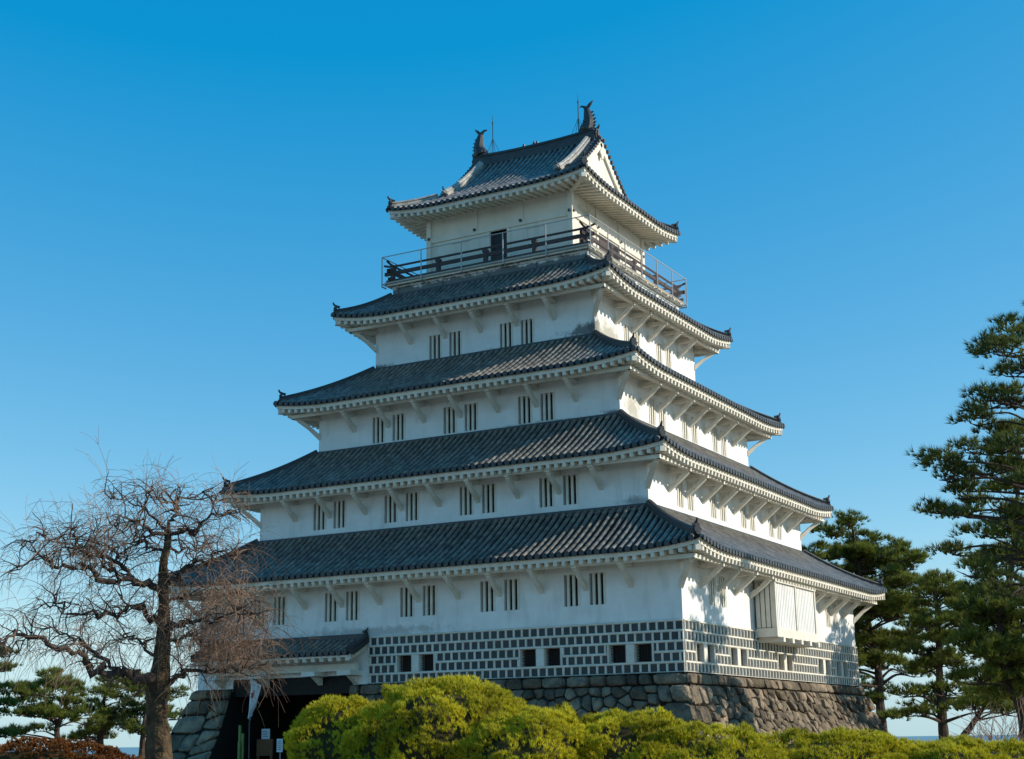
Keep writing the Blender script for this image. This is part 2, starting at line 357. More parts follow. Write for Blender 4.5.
def eaves(root, side, aw, pw, ae, pe, ze, zprof_lift):
    """white underside of one eave: boarding, rafters, eave board. aw/pw wall half sizes, ae/pe eave half sizes"""
    sof, raf, fas = EAVE
    n = int(ae/RAFT); ov = pe-pw
    lf = lambda a, p: zprof_lift(a, p)
    # soffit boarding, in cells
    N = 48
    for k in range(N):
        f0, f1 = -1+2*k/N, -1+2*(k+1)/N
        for j in range(3):
            v0, v1 = j/3, (j+1)/3
            q = []
            for f, v in ((f0, v0), (f1, v0), (f1, v1), (f0, v1)):
                A = aw+(ae-aw)*v; a = f*A; p = pw+ov*v-.03*v
                q.append(mp(side, a, p, ze+.20*(1-v)+.035+lf(a, p)))
            sof.quad(*q)
    for k in range(-n, n+1):
        a = k*RAFT
        p0 = pw if abs(a) <= aw else pw+(abs(a)-aw)/(ae-aw)*ov
        if pe-p0 < .15: continue
        z = lambda p: ze+.20*(1-(p-pw)/ov)-.035+lf(a, p)
        raf.bar(mp(side, a, p0, z(p0)), mp(side, a, pe-.02, z(pe-.02)), .125, .135)
    for k in range(N):
        f0, f1 = -1+2*k/N, -1+2*(k+1)/N
        for (pin, pout, zlo, zhi) in ((pe-.07, pe, .035, .155), (pe-.05, pe+.045, .157, .20)):
            c = []
            for f in (f0, f1):
                for p in (pin, pout):
                    for zz in (zlo, zhi): c.append(mp(side, f*(ae+(p-pe)), p, ze+zz+lf(f*ae, pe)))
            i = len(fas.v); fas.v += c
            fas.f += [tuple(i+x for x in q) for q in ((2, 6, 7, 3), (0, 4, 6, 2), (1, 3, 7, 5), (0, 1, 5, 4))]

def roof_parts(roof, SP, ze):
    o = (0, 0, ze)
    for rib, cap, E in SP:
        rib.build('cover_tiles', M['tile'], roof, o); cap.build('eave_discs', M['ridge'], roof, o)
        E[0].build('soffit', M['cream'], roof, o); E[1].build('rafters', M['timber'], roof, o); E[2].build('eave_board', M['timber'], roof, o)

def skirt_roof(idx, Win, Din, zin):
    Ww, Dw, ze, L = W[idx], D[idx], ZE[idx], LIFT[idx]
    OV = OVS[idx]; We, De = Ww+OV, Dw+OV; Wo, Do = We+.06, De+.06; zo = ze+.235
    rise = zin-zo; k = 0.22; RNGL = 2.7
    pan = MB(); SP = []
    global EAVE
    def lift(s, v): return L*v*v*max(0.0, 1-s/RNGL)**2
    geo = {}
    for side in SIDES:
        ai, ao, pi, po = (Win, Wo, Din, Do) if side in 'FB' else (Din, Do, Win, Wo)
        run = po-pi
        def surf(a, d, side=side, ai=ai, ao=ao, pi=pi, po=po, run=run):
            v = 1-d/run; vv = max(v, 0)
            s = (ai+vv*(ao-ai))-abs(a)
            return mp(side, a, pi+v*run, zin-rise*(v*(1+k)-k*v*v)+lift(max(s, 0), vv))
        def dend(a, ai=ai, ao=ao, run=run):
            return run if abs(a) <= ai else max(0.0, run*(1-(abs(a)-ai)/(ao-ai)))
        geo[side] = surf
        rib, cap = MB(), MB(); EAVE = (MB(), MB(), MB()); SP.append((rib, cap, EAVE))
        tile_field(pan, rib, cap, side, ao-.01, surf, dend)
        aw, pw, ae, pe = (Ww, Dw, We, De) if side in 'FB' else (Dw, Ww, De, We)
        eaves(None, side, aw, pw, ae, pe, ze, lambda a, p, ae=ae, pw=pw, pe=pe, aw=aw: lift(max(0, aw+(p-pw)/(pe-pw)*(ae-aw)-abs(a)), max(0, (p-pw)/(pe-pw))))
    roof = pan.build('roof', M['tile_dark'], castle, (0, 0, ze))
    roof_parts(roof, SP, ze)
    # hip ridges and their end tiles
    for sx, sy in ((1, -1), (-1, -1), (1, 1), (-1, 1)):
        pts = []
        for j in range(15):
            v = j/14*1.0
            z = zin-rise*(v*(1+k)-k*v*v)+L*v*v+.02
            pts.append(Vector((sx*(Win+v*(Wo-Win)), sy*(Din+v*(Do-Din)), z)))
        d = (pts[-1]-pts[-2]); side = Vector((-d.y, d.x, 0)).normalized(); b = MB()
        b.sweep(pts[:-1], ridge_sect(.22, .21), side); hp = b.build('hip_ridge', M['ridge'], roof, pts[-1])
        ornament(pts[-2]+Vector((0, 0, .10)), (d.x, d.y), roof, .82)
        # hip rafter under the corner
        hb = MB(); hb.bar((sx*Ww, sy*Dw, ze+.12), (sx*(We-.04), sy*(De-.04), ze-.06+L), .18, .22); hb.build('hip_rafter', M['timber'], roof, (sx*Ww, sy*Dw, ze))
    # flashing course where roof meets the wall above
    b = MB()
    for side in SIDES:
        ai, pi = (Win, Din) if side in 'FB' else (Din, Win)
        b.bar(mp(side, -ai-.08, pi+.05, zin+.05), mp(side, ai+.08, pi+.05, zin+.05), .10, .10)
    b.build('flashing', M['ridge'], roof, (0, 0, zin))
    return roof

WALLS = {}
def wall_panel(b, side, p, a0, a1, z0, z1, holes):
    aa = sorted(set([a0, a1]+[h[0] for h in holes]+[h[1] for h in holes])); zz = sorted(set([z0, z1]+[h[2] for h in holes]+[h[3] for h in holes]))
    aa = [a for a in aa if a0 <= a <= a1]; zz = [z for z in zz if z0 <= z <= z1]
    for i in range(len(aa)-1):
        for j in range(len(zz)-1):
            ca, cz = (aa[i]+aa[i+1])/2, (zz[j]+zz[j+1])/2
            if any(h[0] < ca < h[1] and h[2] < cz < h[3] for h in holes): continue
            b.quad(mp(side, aa[i], p, zz[j]), mp(side, aa[i+1], p, zz[j]), mp(side, aa[i+1], p, zz[j+1]), mp(side, aa[i], p, zz[j+1]))

# window templates: local frame, outward is -Y
WMESH = {}
def window_template(key, wid, hgt, low):
    fr, pane, bars = MB(), MB(), MB(); dp = .34
    h = wid/2; e = .003
    fr.quad((-h+e, 0, e), (-h+e, dp, e), (-h+e, dp, hgt-e), (-h+e, 0, hgt-e)); fr.quad((h-e, 0, e), (h-e, 0, hgt-e), (h-e, dp, hgt-e), (h-e, dp, e))
    fr.quad((-h, 0, e), (h, 0, e), (h, dp, e), (-h, dp, e)); fr.quad((-h, 0, hgt-e), (-h, dp, hgt-e), (h, dp, hgt-e), (h, 0, hgt-e))
    pane.quad((-h, dp-.01, 0), (h, dp-.01, 0), (h, dp-.01, hgt), (-h, dp-.01, hgt))
    if low:
        for k in range(1, 6): x = -h+wid*k/6; bars.box((x-.008, .12, 0), (x+.008, .135, hgt))
        for k in range(1, 6): z = hgt*k/6; bars.box((-h, .136, z-.008), (h, .15, z+.008))
        ms = (M['timber'], M['dark'], M['wood'])
    else:
        for k in range(3):
            x = -h+wid*(k+.5)/3+.045; bars.box((x-.045, .012, .0), (x+.045, .08, hgt))
        ms = (M['plaster'], M['dark'], M['timber'])
    WMESH[key] = (fr.mesh('window', ms[0]), pane.mesh('pane', ms[1]), bars.mesh('bars', ms[2]))
window_template('slit', .58, 1.0, False); window_template('low', .565, .55, True)
def window(key, side, a, p, z):
    rz = {'F': 0, 'R': PI/2}[side]; f, pn, br = WMESH[key]; pos = mp(side, a, p, z)
    o = bpy.data.objects.new('window', f); link(o, castle, pos); o.rotation_euler[2] = rz
    for nm, me in (('pane', pn), ('bars', br)):
        c = bpy.data.objects.new(nm, me); COL.objects.link(c); c.parent = o
# bracket templates
def bracket_mesh(reach, drop):
    b = MB(); t = .075
    b.box((-t-.015, -reach-.12, -.12), (t+.015, 0, 0))
    prof = [(0.0, -drop), (0.0, -drop+.22), (-reach*.5, -.34), (-reach+.14, -.12), (-reach-.04, -.12), (-reach-.04, -.17), (-reach*.55, -.46)]
    b.prism([(-t, y, z) for y, z in prof], (2*t, 0, 0))
    return b.mesh('bracket', M['timber'])
BR = bracket_mesh(.72, .76); BRC = bracket_mesh(.86, .90)
def bracket(me, pos, rz):
    o = bpy.data.objects.new('bracket', me); link(o, castle, pos); o.rotation_euler[2] = rz

FX = {0: [-6.36, -3.18, 0, 3.18, 6.30], 1: [-4.77, -1.6, 1.57, 4.74], 2: [-3.17, 0, 3.16], 3: [-1.58, 1.58]}
RY = {0: [-6.05, 6.05], 1: [-4.57, -1.52, 1.52, 4.57], 2: [-3.05, 0, 3.05], 3: [-1.52, 1.52]}
WZ = [2.19, 5.70, 9.04, 12.38]
LOWX = [-.10, 4.66, 7.83]; LOWY = [-7.45, -4.55, 0.05, 4.55, 6.85]
GX0, GX1 = -7.95, -2.68          # gate opening
def build_walls():
    for i in range(5):
        b = MB(); zt = ZE[i]+.22; z0 = ZB[i]-(.35 if i else 0)
        hf, hr = [], []
        if i < 4:
            for c in FX[i]:
                for s in (-.455, .455): hf.append((c+s-.29, c+s+.29, WZ[i], WZ[i]+1.0)); window('slit', 'F', c+s, D[i], WZ[i])
            for c in RY[i]:
                for s in (-.455, .455): hr.append((c+s-.29, c+s+.29, WZ[i], WZ[i]+1.0)); window('slit', 'R', c+s, W[i], WZ[i])
        if i == 0:
            hf.append((GX0, GX1, -9, .32))
            for c in LOWX:
                for s in (-.44, .44): hf.append((c+s-.2825, c+s+.2825, .355, .905)); window('low', 'F', c+s, D[0]+.05, .355)
            for c in LOWY:
                for s in (-.44, .44): hr.append((c+s-.2825, c+s+.2825, .355, .905)); window('low', 'R', c+s, W[0]+.05, .355)
        if i == 4: hf.append((-.36, .38, 16.0, 17.74)); hr.append((-.95, .95, 16.0, 17.70))
        wall_panel(b, 'F', D[i], -W[i], W[i], z0, zt, hf); wall_panel(b, 'R', W[i], -D[i], D[i], z0, zt, hr)
        wall_panel(b, 'B', D[i], -W[i], W[i], z0, zt, []); wall_panel(b, 'L', W[i], -D[i], D[i], z0, zt, [])
        b.build('wall', M['plaster'] if i < 4 else M['cream'], castle, (0, 0, ZB[i]))
        # brackets, corner brackets, eave purlin
        if i < 4:
            zt = ZE[i]-.06; n = [5, 4, 3, 2][i]
            for k in range(-n, n+1): bracket(BR, (k*1.585, -D[i], zt), 0)
            for k in range(-n, n+1):
                if i == 0 and abs(k+.4) < 1.6: continue
                bracket(BR, (W[i], k*1.5, zt), PI/2)
            for sx, sy, rz in ((1, -1, PI/4), (-1, -1, -PI/4), (1, 1, 3*PI/4)): bracket(BRC, (sx*(W[i]-.03), sy*(D[i]-.03), zt+.02), rz)
            pb = MB(); z = ZE[i]-.0
            for side in SIDES:
                aw, pw = (W[i], D[i]) if side in 'FB' else (D[i], W[i])
                pb.bar(mp(side, -aw-.8, pw+.74, z-.06), mp(side, aw+.8, pw+.74, z-.06), .13, .13)
            pb.build('eave_purlin', M['timber'], castle, (0, 0, z))
build_walls()

def build_tile_band(side, p, a0, a1, wins):
    """diagonal-free namako wall: dark square tiles, raised white joints in five rows"""
    dk, wt = MB(), MB(); rows = 5; H = 1.575; rh = H/rows; pitch = .297; j = .085; d0, d1 = .02, .062
    hol = [(c+s-.2825, c+s+.2825) for c in wins for s in (-.44, .44)]
    fram = [(c-.80, c+.80) for c in wins]
    def strip(x0, x1, z0, z1):
        # joint with a rounded (chamfered) face
        m = .022; q = [(x0, z0), (x1, z0), (x1, z1), (x0, z1)]; qi = [(x0+m, z0+m), (x1-m, z0+m), (x1-m, z1-m), (x0+m, z1-m)]
        o = [mp(side, a, p+d0, z) for a, z in q]; n = [mp(side, a, p+d1, z) for a, z in qi]
        wt.poly(n)
        for k in range(4): wt.quad(o[k], o[(k+1) % 4], n[(k+1) % 4], n[k])
    # dark ground, with holes
    wall_panel(dk, side, p+d0+.004, a0, a1, 0, H, [(h[0], h[1], .355, .905) for h in hol])
    for r in range(rows+1):
        z = r*rh; zz = (max(0, z-j/2), min(H+.03, z+j/2))
        if r in (2,):     # broken by the low windows
            xs = [a0]+[x for f in fram for x in f]+[a1]
            for k in range(0, len(xs), 2):
                if xs[k+1] > xs[k]: strip(xs[k], xs[k+1], *zz)
        else: strip(a0, a1, *zz)
    for r in range(rows):
        z0, z1 = r*rh+j/2-.012, (r+1)*rh-j/2+.012; off = 0 if r % 2 == 0 else pitch/2
        n = int((a1-a0)/pitch)+2
        for k in range(n):
            a = a1-off-k*pitch
            if a < a0+.02: continue
            if r in (1, 2) and any(f[0] < a < f[1] for f in fram): continue
            strip(max(a-j/2, a0), min(a+j/2, a1), z0, z1)
        strip(a0, a0+.05, z0, z1); strip(a1-.05, a1, z0, z1)
    for c, f in zip(wins, fram):           # plain white surround of each window pair
        for x0, x1 in ((f[0], c-.7225), (c-.1575, c+.1575), (c+.7225, f[1])): strip(x0, x1, rh-.02+j/2-.012, 3*rh-j/2+.012)
    o = dk.build('tile_band', M['slate'], castle, (0, 0, 0)); wt.build('white_joints', M['timber'], o, (0, 0, 0))
build_tile_band('F', D[0], -2.03, W[0]+.03, LOWX); build_tile_band('R', W[0], -D[0]-.03, D[0]+.03, LOWY)

for i, (a, b_, z) in enumerate(((W[1], D[1], ZB[1]-.12), (W[2], D[2], ZB[2]-.12), (W[3], D[3], ZB[3]-.12), (4.36, 4.27, 15.40))): skirt_roof(i, a, b_, z)

# ---- stone base
OFF = lambda z: .09+.27*abs(z)+.075*z*z
def clip(poly, nx, ny, c):
    out = []
    for k in range(len(poly)):
        p, q = poly[k], poly[(k+1) % len(poly)]; dp = p[0]*nx+p[1]*ny-c; dq = q[0]*nx+q[1]*ny-c
        if dp <= 0: out.append(p)
        if (dp < 0) != (dq < 0) and abs(dp-dq) > 1e-12: t = dp/(dp-dq); out.append((p[0]+(q[0]-p[0])*t, p[1]+(q[1]-p[1])*t))
    return out
def cells(x0, x1, z0, z1, size):
    pts = []; nz = max(1, int((z1-z0)/size)); nx = max(1, int((x1-x0)/size))
    for i in range(nx):
        for k in range(nz):
            pts.append((x0+(i+.5+random.uniform(-.42, .42))*(x1-x0)/nx, z0+(k+.5+random.uniform(-.42, .42)+.25*(i % 2))*(z1-z0)/nz))
    res = []
    for p in pts:
        poly = [(x0, z0), (x1, z0), (x1, z1), (x0, z1)]
        for q in pts:
            if q is p: continue
            dx, dz = q[0]-p[0], q[1]-p[1]
            if dx*dx+dz*dz > 9*size*size: continue
            poly = clip(poly, dx, dz, (q[0]**2-p[0]**2+q[1]**2-p[1]**2)/2)
            if len(poly) < 3: break
        if len(poly) >= 3: res.append(poly)
    return res
def build_base():
    def face(side, half, p, x0, x1, fx0, fx1):
        """fx0/fx1: does the batter widen that end?"""
        def P(a, z, dep):
            t = (a-x0)/(x1-x0); x = a+OFF(z)*((t if fx1 else 0)-((1-t) if fx0 else 0))
            return mp(side, x, p+OFF(z)+dep, z)
        st, bk = MB(), MB(); polys = []
        H = 3.7; cw = 1.05
        x = x0                                        # cap course
        while x < x1-.3:
            w_ = min(random.uniform(.35, 1.0), x1-x); w_ = x1-x if x1-x-w_ < .35 else w_
            polys.append([(x, -.36), (x+w_, -.36), (x+w_+(random.uniform(-.08, .08) if x+w_ < x1-.1 else 0), -.01), (x+(random.uniform(-.05, .05) if x > x0 else 0), -.01)]); x += w_
        z = -.36; k = 0
        cl = x0+(cw if fx0 else 0); cr = x1-(cw if fx1 else 0)
        while z > -H:                                 # long and short corner blocks
            h_ = random.uniform(.5, .66); wA = cw if k % 2 else cw*.62
            zb = max(z-h_, -H)
            for (on, sgn, xe) in ((fx0, 1, x0), (fx1, -1, x1)):
                if not on: continue
                w1 = wA*random.uniform(.9, 1.0)
                polys.append([tuple(q) for q in ([(xe, zb), (xe+w1, zb), (xe+w1, z), (xe, z)] if sgn > 0 else [(xe-w1, zb), (xe, zb), (xe, z), (xe-w1, z)])])
                if w1 < cw-.2: polys.append([tuple(q) for q in ([(xe+w1, zb), (xe+cw, zb), (xe+cw, z), (xe+w1, z)] if sgn > 0 else [(xe-cw, zb), (xe-w1, zb), (xe-w1, z), (xe-cw, z)])])
            z = zb; k += 1
        polys += cells(cl, cr, -H, -.36, .37)
        for poly in polys:
            cx = sum(q[0] for q in poly)/len(poly); cz = sum(q[1] for q in poly)/len(poly)
            # cut the corners so that the stones look worn
            pp = []
            n = len(poly)
            for k in range(n):
                a, b2, c = poly[k-1], poly[k], poly[(k+1) % n]
                f = .16
                pp.append((b2[0]+(a[0]-b2[0])*f, b2[1]+(a[1]-b2[1])*f)); pp.append((b2[0]+(c[0]-b2[0])*f, b2[1]+(c[1]-b2[1])*f))
            bul = random.uniform(.05, .20); tx, tz = random.uniform(-.22, .22), random.uniform(-.22, .22)
            rings = []
            for sh, dep in ((.97, -.12), (.93, -.02), (.80, bul*.72), (.45, bul)):
                rr = []
                for q in pp:
                    a = cx+(q[0]-cx)*sh; zq = cz+(q[1]-cz)*sh
                    j = noise.noise((a*3.1, zq*3.1, cx))*.05+noise.noise((a*9, zq*9, cx))*.02
                    rr.append(P(a, min(zq, -.005), dep+j+(tx*(a-cx)+tz*(zq-cz) if dep > 0 else 0)))
                rings.append(rr)
            i = len(st.v); m = len(pp)
            for r in rings: st.v += r
            for l in range(3):
                for k in range(m): st.f.append((i+l*m+k, i+l*m+(k+1) % m, i+(l+1)*m+(k+1) % m, i+(l+1)*m+k))
            st.f.append(tuple(i+3*m+k for k in range(m)))
        N = 8
        for k in range(N):
            za, zb = -H*k/N, -H*(k+1)/N
            bk.quad(P(x0, zb, -.08), P(x1, zb, -.08), P(x1, za, -.08), P(x0, za, -.08))
        ob = st.build('stone_base', M['stone'], castle, (0, 0, 0)); bk.build('joint_fill', M['stone_gap'], ob, (0, 0, 0))
    face('F', W[0], D[0], GX1, W[0], False, True); face('F', W[0], D[0], -W[0], GX0, True, False)
    face('R', D[0], W[0], -D[0], D[0], True, True); face('L', D[0], W[0], -D[0], D[0], True, True)
    # jambs and ledge
    b = MB()
    for x in (GX0, GX1):
        N = 8
        for k in range(N):
            za, zb = -3.7*k/N, -3.7*(k+1)/N
            b.quad((x, -D[0]-OFF(zb)+.02, zb), (x, -5.2, zb), (x, -5.2, za), (x, -D[0]-OFF(za)+.02, za))
    for side, (x0, x1), p in (('F', (GX1, W[0]+.1), D[0]), ('F', (-W[0]-.1, GX0), D[0]), ('R', (-D[0]-.1, D[0]+.1), W[0])):
        b.quad(mp(side, x0, p-.3, -.003), mp(side, x1, p-.3, -.003), mp(side, x1, p+.1, -.003), mp(side, x0, p+.1, -.003))
    b.build('gate_jamb', M['gate_dark'], castle, (0, 0, 0))  # near-black jambs: deep shade of the passage put into their colour
build_base()

# ---- gate: passage, doors, canopy
def build_gate():
    b = MB(); b.box((GX0-.3, -5.4, -3.6), (GX1+.3, -5.2, .5)); g = b.build('gate_door', M['gate_dark'], castle, (-5.3, -5.3, GZ))
    c = MB()
    for k in range(12): x = GX0+.2+k*.45; c.bar((x, -5.16, -3.5), (x, -5.16, .3), .05, .06, (0, 1, 0))
    for z in (-2.9, -1.8, -.7): c.box((GX0, -5.13, z-.08), (GX1, -5.06, z+.08))
    c.build('battens', M['gate_dark'], g, (-5.3, -5.3, GZ))
    c = MB(); c.quad((GX0, -5.2, .318), (GX1, -5.2, .318), (GX1, -D[0], .318), (GX0, -D[0], .318)); c.box((GX0+.003, -9.0, -.28), (GX1-.003, -8.6, .31)); c.build('gate_lintel', M['gate_dark'], castle, (-5.3, -8.8, 0))
    # canopy roof
    x0, x1 = -9.0, -2.12; yw, ye, zw, ze = -D[0], -10.05, 1.52, 1.02
    rt, rib, cap = MB(), MB(), MB(); run = yw-ye
    surf = lambda a, d: Vector(((x0+x1)/2+a, ye+d, ze+(zw-ze)*(d/run)*(.85+.15*d/run)))
    tile_field(rt, rib, cap, 'F', (x1-x0)/2, surf, lambda a: run, .28, .25)
    ob = rt.build('gate_canopy', M['tile_dark'], castle, (-5.5, -9.5, 1.2)); rib.build('cover_tiles', M['tile'], ob, (-5.5, -9.5, 1.2)); cap.build('eave_discs', M['ridge'], ob, (-5.5, -9.5, 1.2))
    t = MB()
    t.bar((x0, yw-.06, zw+.08), (x1, yw-.06, zw+.08), .14, .2)
    for xe in (x0, x1):
        t.sweep([surf(xe-(x0+x1)/2, d)+Vector((0, 0, .04)) for d in (0, .25, .5, .75, run)], ridge_sect(.22, .16), (1, 0, 0))
    t.build('ridge', M['ridge'], ob, (-5.5, -9.5, 1.2))
    ornament(Vector((x1-.02, yw-.06, zw+.1)), (1, 0), ob, .6)
    t = MB()
    t.quad((x0+.05, ye+.06, ze-.06), (x1-.05, ye+.06, ze-.06), (x1-.05, yw, zw-.22), (x0+.05, yw, zw-.22))
    t.box((x0+.03, ye+.02, ze-.14), (x1-.03, ye+.09, ze-.02)); t.build('eave_board', M['timber'], ob, (-5.5, -9.5, 1.2))
    t = MB(); n = int((x1-x0)/.36)
    for k in range(n+1): x = x1-.14-k*.36; t.bar((x, ye+.05, ze-.20), (x, yw, zw-.34), .16, .13)
    t.build('rafters', M['timber'], ob, (-5.5, -9.5, 1.2))
    t = MB(); t.box((x0+.1, -9.38, .46), (x1-.2, -9.22, .70))
    t.build('canopy_beam', M['timber'], ob, (-5.5, -9.5, 1.2))
    for xc in (-8.4, -6.4, -4.05, -2.55):
        t = MB(); t.box((xc-.28, -9.80, .30), (xc+.28, -D[0], .458)); t.prism([(xc-.1, -D[0], .29), (xc-.1, -9.5, .29), (xc-.1, -D[0], .02)], (.2, 0, 0)); t.build('canopy_bracket', M['timber'], ob, (xc, -9.1, .3))
    # barge board on the right end
    t = MB(); t.prism([(x1-.06, ye+.02, ze-.2), (x1-.06, yw, zw-.36), (x1-.06, yw, zw-.12), (x1-.06, ye+.02, ze-.03)], (.07, 0, 0)); t.build('barge_board', M['timber'], ob, (x1, -9.5, 1))
build_gate()

# ---- projecting stone-drop bay on the right side
def build_bay():
    X0, X1 = W[0]+.05, W[0]+.78; y0, y1 = -2.72, 1.55; zb, zl, zt = 1.36, 1.66, 3.22
    b = MB(); b.box((X0, y0, zl), (X1-.10, y1, zt)); o = b.build('bay_window', M['ridge'], castle, (W[0], -.6, 2))
    b = MB(); b.box((X0, y0-.06, zb), (X1+.03, y1+.06, zl)); b.box((X0, y0-.05, zt-.003), (X1+.05, y1+.05, zt+.12)); b.build('sill_beam', M['timber'], o, (W[0], -.6, 1.5))
    for y in (y0, (y0+y1)/2, y1):
        b = MB(); b.box((X1-.12, y-.055, zl), (X1+.02, y+.055, zt)); b.build('post', M['timber'], o, (X1, y, 2))
    for ya, yb in ((y0+.05, (y0+y1)/2-.05), ((y0+y1)/2+.05, y1-.05)):
        b = MB(); n = 12
        for k in range(n): y = ya+(yb-ya)*(k+.5)/n; b.box((X1-.07, y-.062, zl), (X1-.025, y+.062, zt))
        b.build('lattice_panel', M['plaster'], o, (X1, ya, 2))
    b = MB()
    for x in (X0+.02, X0+.2, X0+.38, X0+.56): b.box((x, y0-.035, zl+.02), (x+.145, y0, zt-.02))
    b.build('side_boards', M['timber'], o, (X0, y0, 2))
    for k in range(5):
        y = y0+.25+k*(y1-y0-.5)/4; b = MB(); b.box((X0, y-.10, zb-.17), (X1+.16, y+.10, zb-.003)); b.build('joist', M['timber'], o, (X0, y, 1.2))
build_bay()

# ---- top storey: plinth, balcony, railings, timber framing
def build_top():
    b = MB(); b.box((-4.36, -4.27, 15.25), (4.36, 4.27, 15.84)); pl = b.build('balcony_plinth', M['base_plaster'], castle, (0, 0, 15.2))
    b = MB()
    for side, half, p in (('F', 4.36, 4.27), ('R', 4.27, 4.36)):
        b.bar(mp(side, -half, p+.03, 15.80), mp(side, half, p+.03, 15.80), .06, .08)
        for k in range(-2, 3): b.bar(mp(side, k*2.1, p+.025, 15.4), mp(side, k*2.1, p+.025, 15.84), .22, .05, OUT[side])
    b.build('plinth_trim', M['base_plaster'], pl, (0, 0, 15.5))
    b = MB(); b.box((-4.58, -4.55, 15.90), (4.58, 4.55, 16.0)); dk = b.build('balcony_deck', M['deckwood'], castle, (0, 0, 15.9))
    b = MB()
    for side, half, p in (('F', 4.5, 4.47), ('R', 4.47, 4.5), ('B', 4.5, 4.47), ('L', 4.47, 4.5)): b.bar(mp(side, -half, p, 15.868), mp(side, half, p, 15.868), .10, .06)
    for side, half, p in (('F', 4.2, 4.27), ('R', 4.2, 4.36)):
        for k in range(-6, 7): b.bar(mp(side, k*.68, p, 15.86), mp(side, k*.68, p+.26, 15.86), .10, .065)
    b.build('edge_beam', M['timber'], dk, (0, 0, 15.9))
    # dark timber railing with crossing rail ends
    rl = MB()
    for side, half, p in (('F', 4.34, 4.31), ('R', 4.31, 4.34), ('B', 4.34, 4.31), ('L', 4.31, 4.34)):
        dz = .02 if side in 'RL' else 0
        rl.tube([mp(side, -half-.42, p, 16.80+dz), mp(side, -half-.2, p, 16.73+dz), mp(side, -half+.3, p, 16.70+dz), mp(side, half-.3, p, 16.70+dz), mp(side, half+.2, p, 16.73+dz), mp(side, half+.42, p, 16.80+dz)], .045, 8)
        rl.bar(mp(side, -half-.38, p, 16.42+dz), mp(side, half+.38, p, 16.42+dz), .10, .14)
        rl.bar(mp(side, -half-.3, p, 16.10+dz), mp(side, half+.3, p, 16.10+dz), .10, .10)
    r = rl.build('railing', M['wood'], castle, (0, 0, 16))
    done = set()
    for side, half, p in (('F', 4.34, 4.31), ('R', 4.31, 4.34)):
        for k in range(-2, 3):
            c = mp(side, k*half/2, p, 16.0)
            if (round(c.x, 2), round(c.y, 2)) in done: continue
            done.add((round(c.x, 2), round(c.y, 2)))
            b = MB(); b.box((c.x-.075, c.y-.075, 16.003), (c.x+.075, c.y+.075, 16.62)); b.box((c.x-.1, c.y-.1, 16.52), (c.x+.1, c.y+.1, 16.63)); b.build('railing_post', M['wood'], r, c)
    # steel safety fence outside it
    f = MB()
    for side, half, p in (('F', 4.68, 4.60), ('R', 4.60, 4.68), ('B', 4.68, 4.60), ('L', 4.60, 4.68)):
        f.tube([mp(side, -half, p, 17.07), mp(side, half, p, 17.07)], .020, 6); f.tube([mp(side, -half, p, 15.93), mp(side, half, p, 15.93)], .018, 6)
    fo = f.build('safety_fence', M['steel'], castle, (0, 0, 16))
    for side, half, p in (('F', 4.68, 4.60), ('R', 4.60, 4.68)):
        n = 5 if side == 'F' else 6
        for k in range(n+1):
            if side == 'R' and k == 0: continue
            a = -half+2*half*k/n; b = MB(); b.tube([mp(side, a, p, 15.80), mp(side, a, p, 17.07)], .024, 6); b.bar(mp(side, a, p, 15.83), mp(side, a, p-.3, 15.83), .05, .04)
            b.build('fence_post', M['steel'], fo, mp(side, a, p, 15.8))
        b = MB(); b.quad(mp(side, -half, p, 15.93), mp(side, half, p, 15.93), mp(side, half, p, 17.07), mp(side, -half, p, 17.07)); b.build('netting', M['net'], fo, mp(side, 0, p, 16))
    # timber framing of the top room
    fr = MB()
    for side, half, p in (('F', W[4], D[4]), ('R', D[4], W[4])):
        for z, h_ in ((17.86, .20), (16.12, .14)):
            for (s0, s1) in ((-half+.09, -1.0 if (side == 'R' and z < 17) else -.46 if z < 17 else half-.09), (1.0 if (side == 'R' and z < 17) else .48, half-.09)):
                if z > 17 and s0 > 0: continue
                fr.bar(mp(side, s0, p+.03, z), mp(side, s1, p+.03, z), .06, h_)
        for k in (-1.05, 1.05): fr.bar(mp(side, k, p+.02, 17.97), mp(side, k, p+.02, 18.80), .17, .05, OUT[side])
        for k in ((-.46, .48) if side == 'F' else (-1.05, 1.05)): fr.bar(mp(side, k, p+.025, 16.0), mp(side, k, p+.025, 17.75), .15, .06, OUT[side])
        for k in (1.3, 2.1): fr.bar(mp(side, k, p+.02, 16.2), mp(side, k, p+.02, 17.62), .05, .03, OUT[side])
        fr.bar(mp(side, 1.25, p+.02, 17.60), mp(side, 2.15, p+.02, 17.60), .04, .07); fr.bar(mp(side, -2.2, p+.02, 17.60), mp(side, -1.3, p+.02, 17.60), .04, .07)
    for sx, sy in ((-1, -1), (1, -1), (1, 1)): fr.box((sx*W[4]-.10, sy*D[4]-.10, 16.003), (sx*W[4]+.10, sy*D[4]+.10, 18.75))
    f = fr.build('timber_frame', M['cream'], castle, (0, 0, 17))
    nb = MB()
    for side, half, p in (('F', W[4], D[4]), ('R', D[4], W[4])):
        for a in (-half+.02, -1.06, 1.05, half-.02):
            c = mp(side, a, p+.10, 17.94); nb.tube([c, c+OUT[side]*.05], [.07, .05], 10)
    nb.build('nail_covers', M['iron'], f, (0, 0, 17.9))
    b = MB(); b.box((-.36, -D[4]+.35, 16.0), (.38, -D[4]+.4, 17.74)); d = b.build('doorway', M['dark'], castle, (0, -3, 16))
    b = MB(); b.box((-.34, -D[4]+.12, 16.003), (.10, -D[4]+.16, 16.75)); b.build('door_leaf', M['wood'], d, (0, -3, 16))
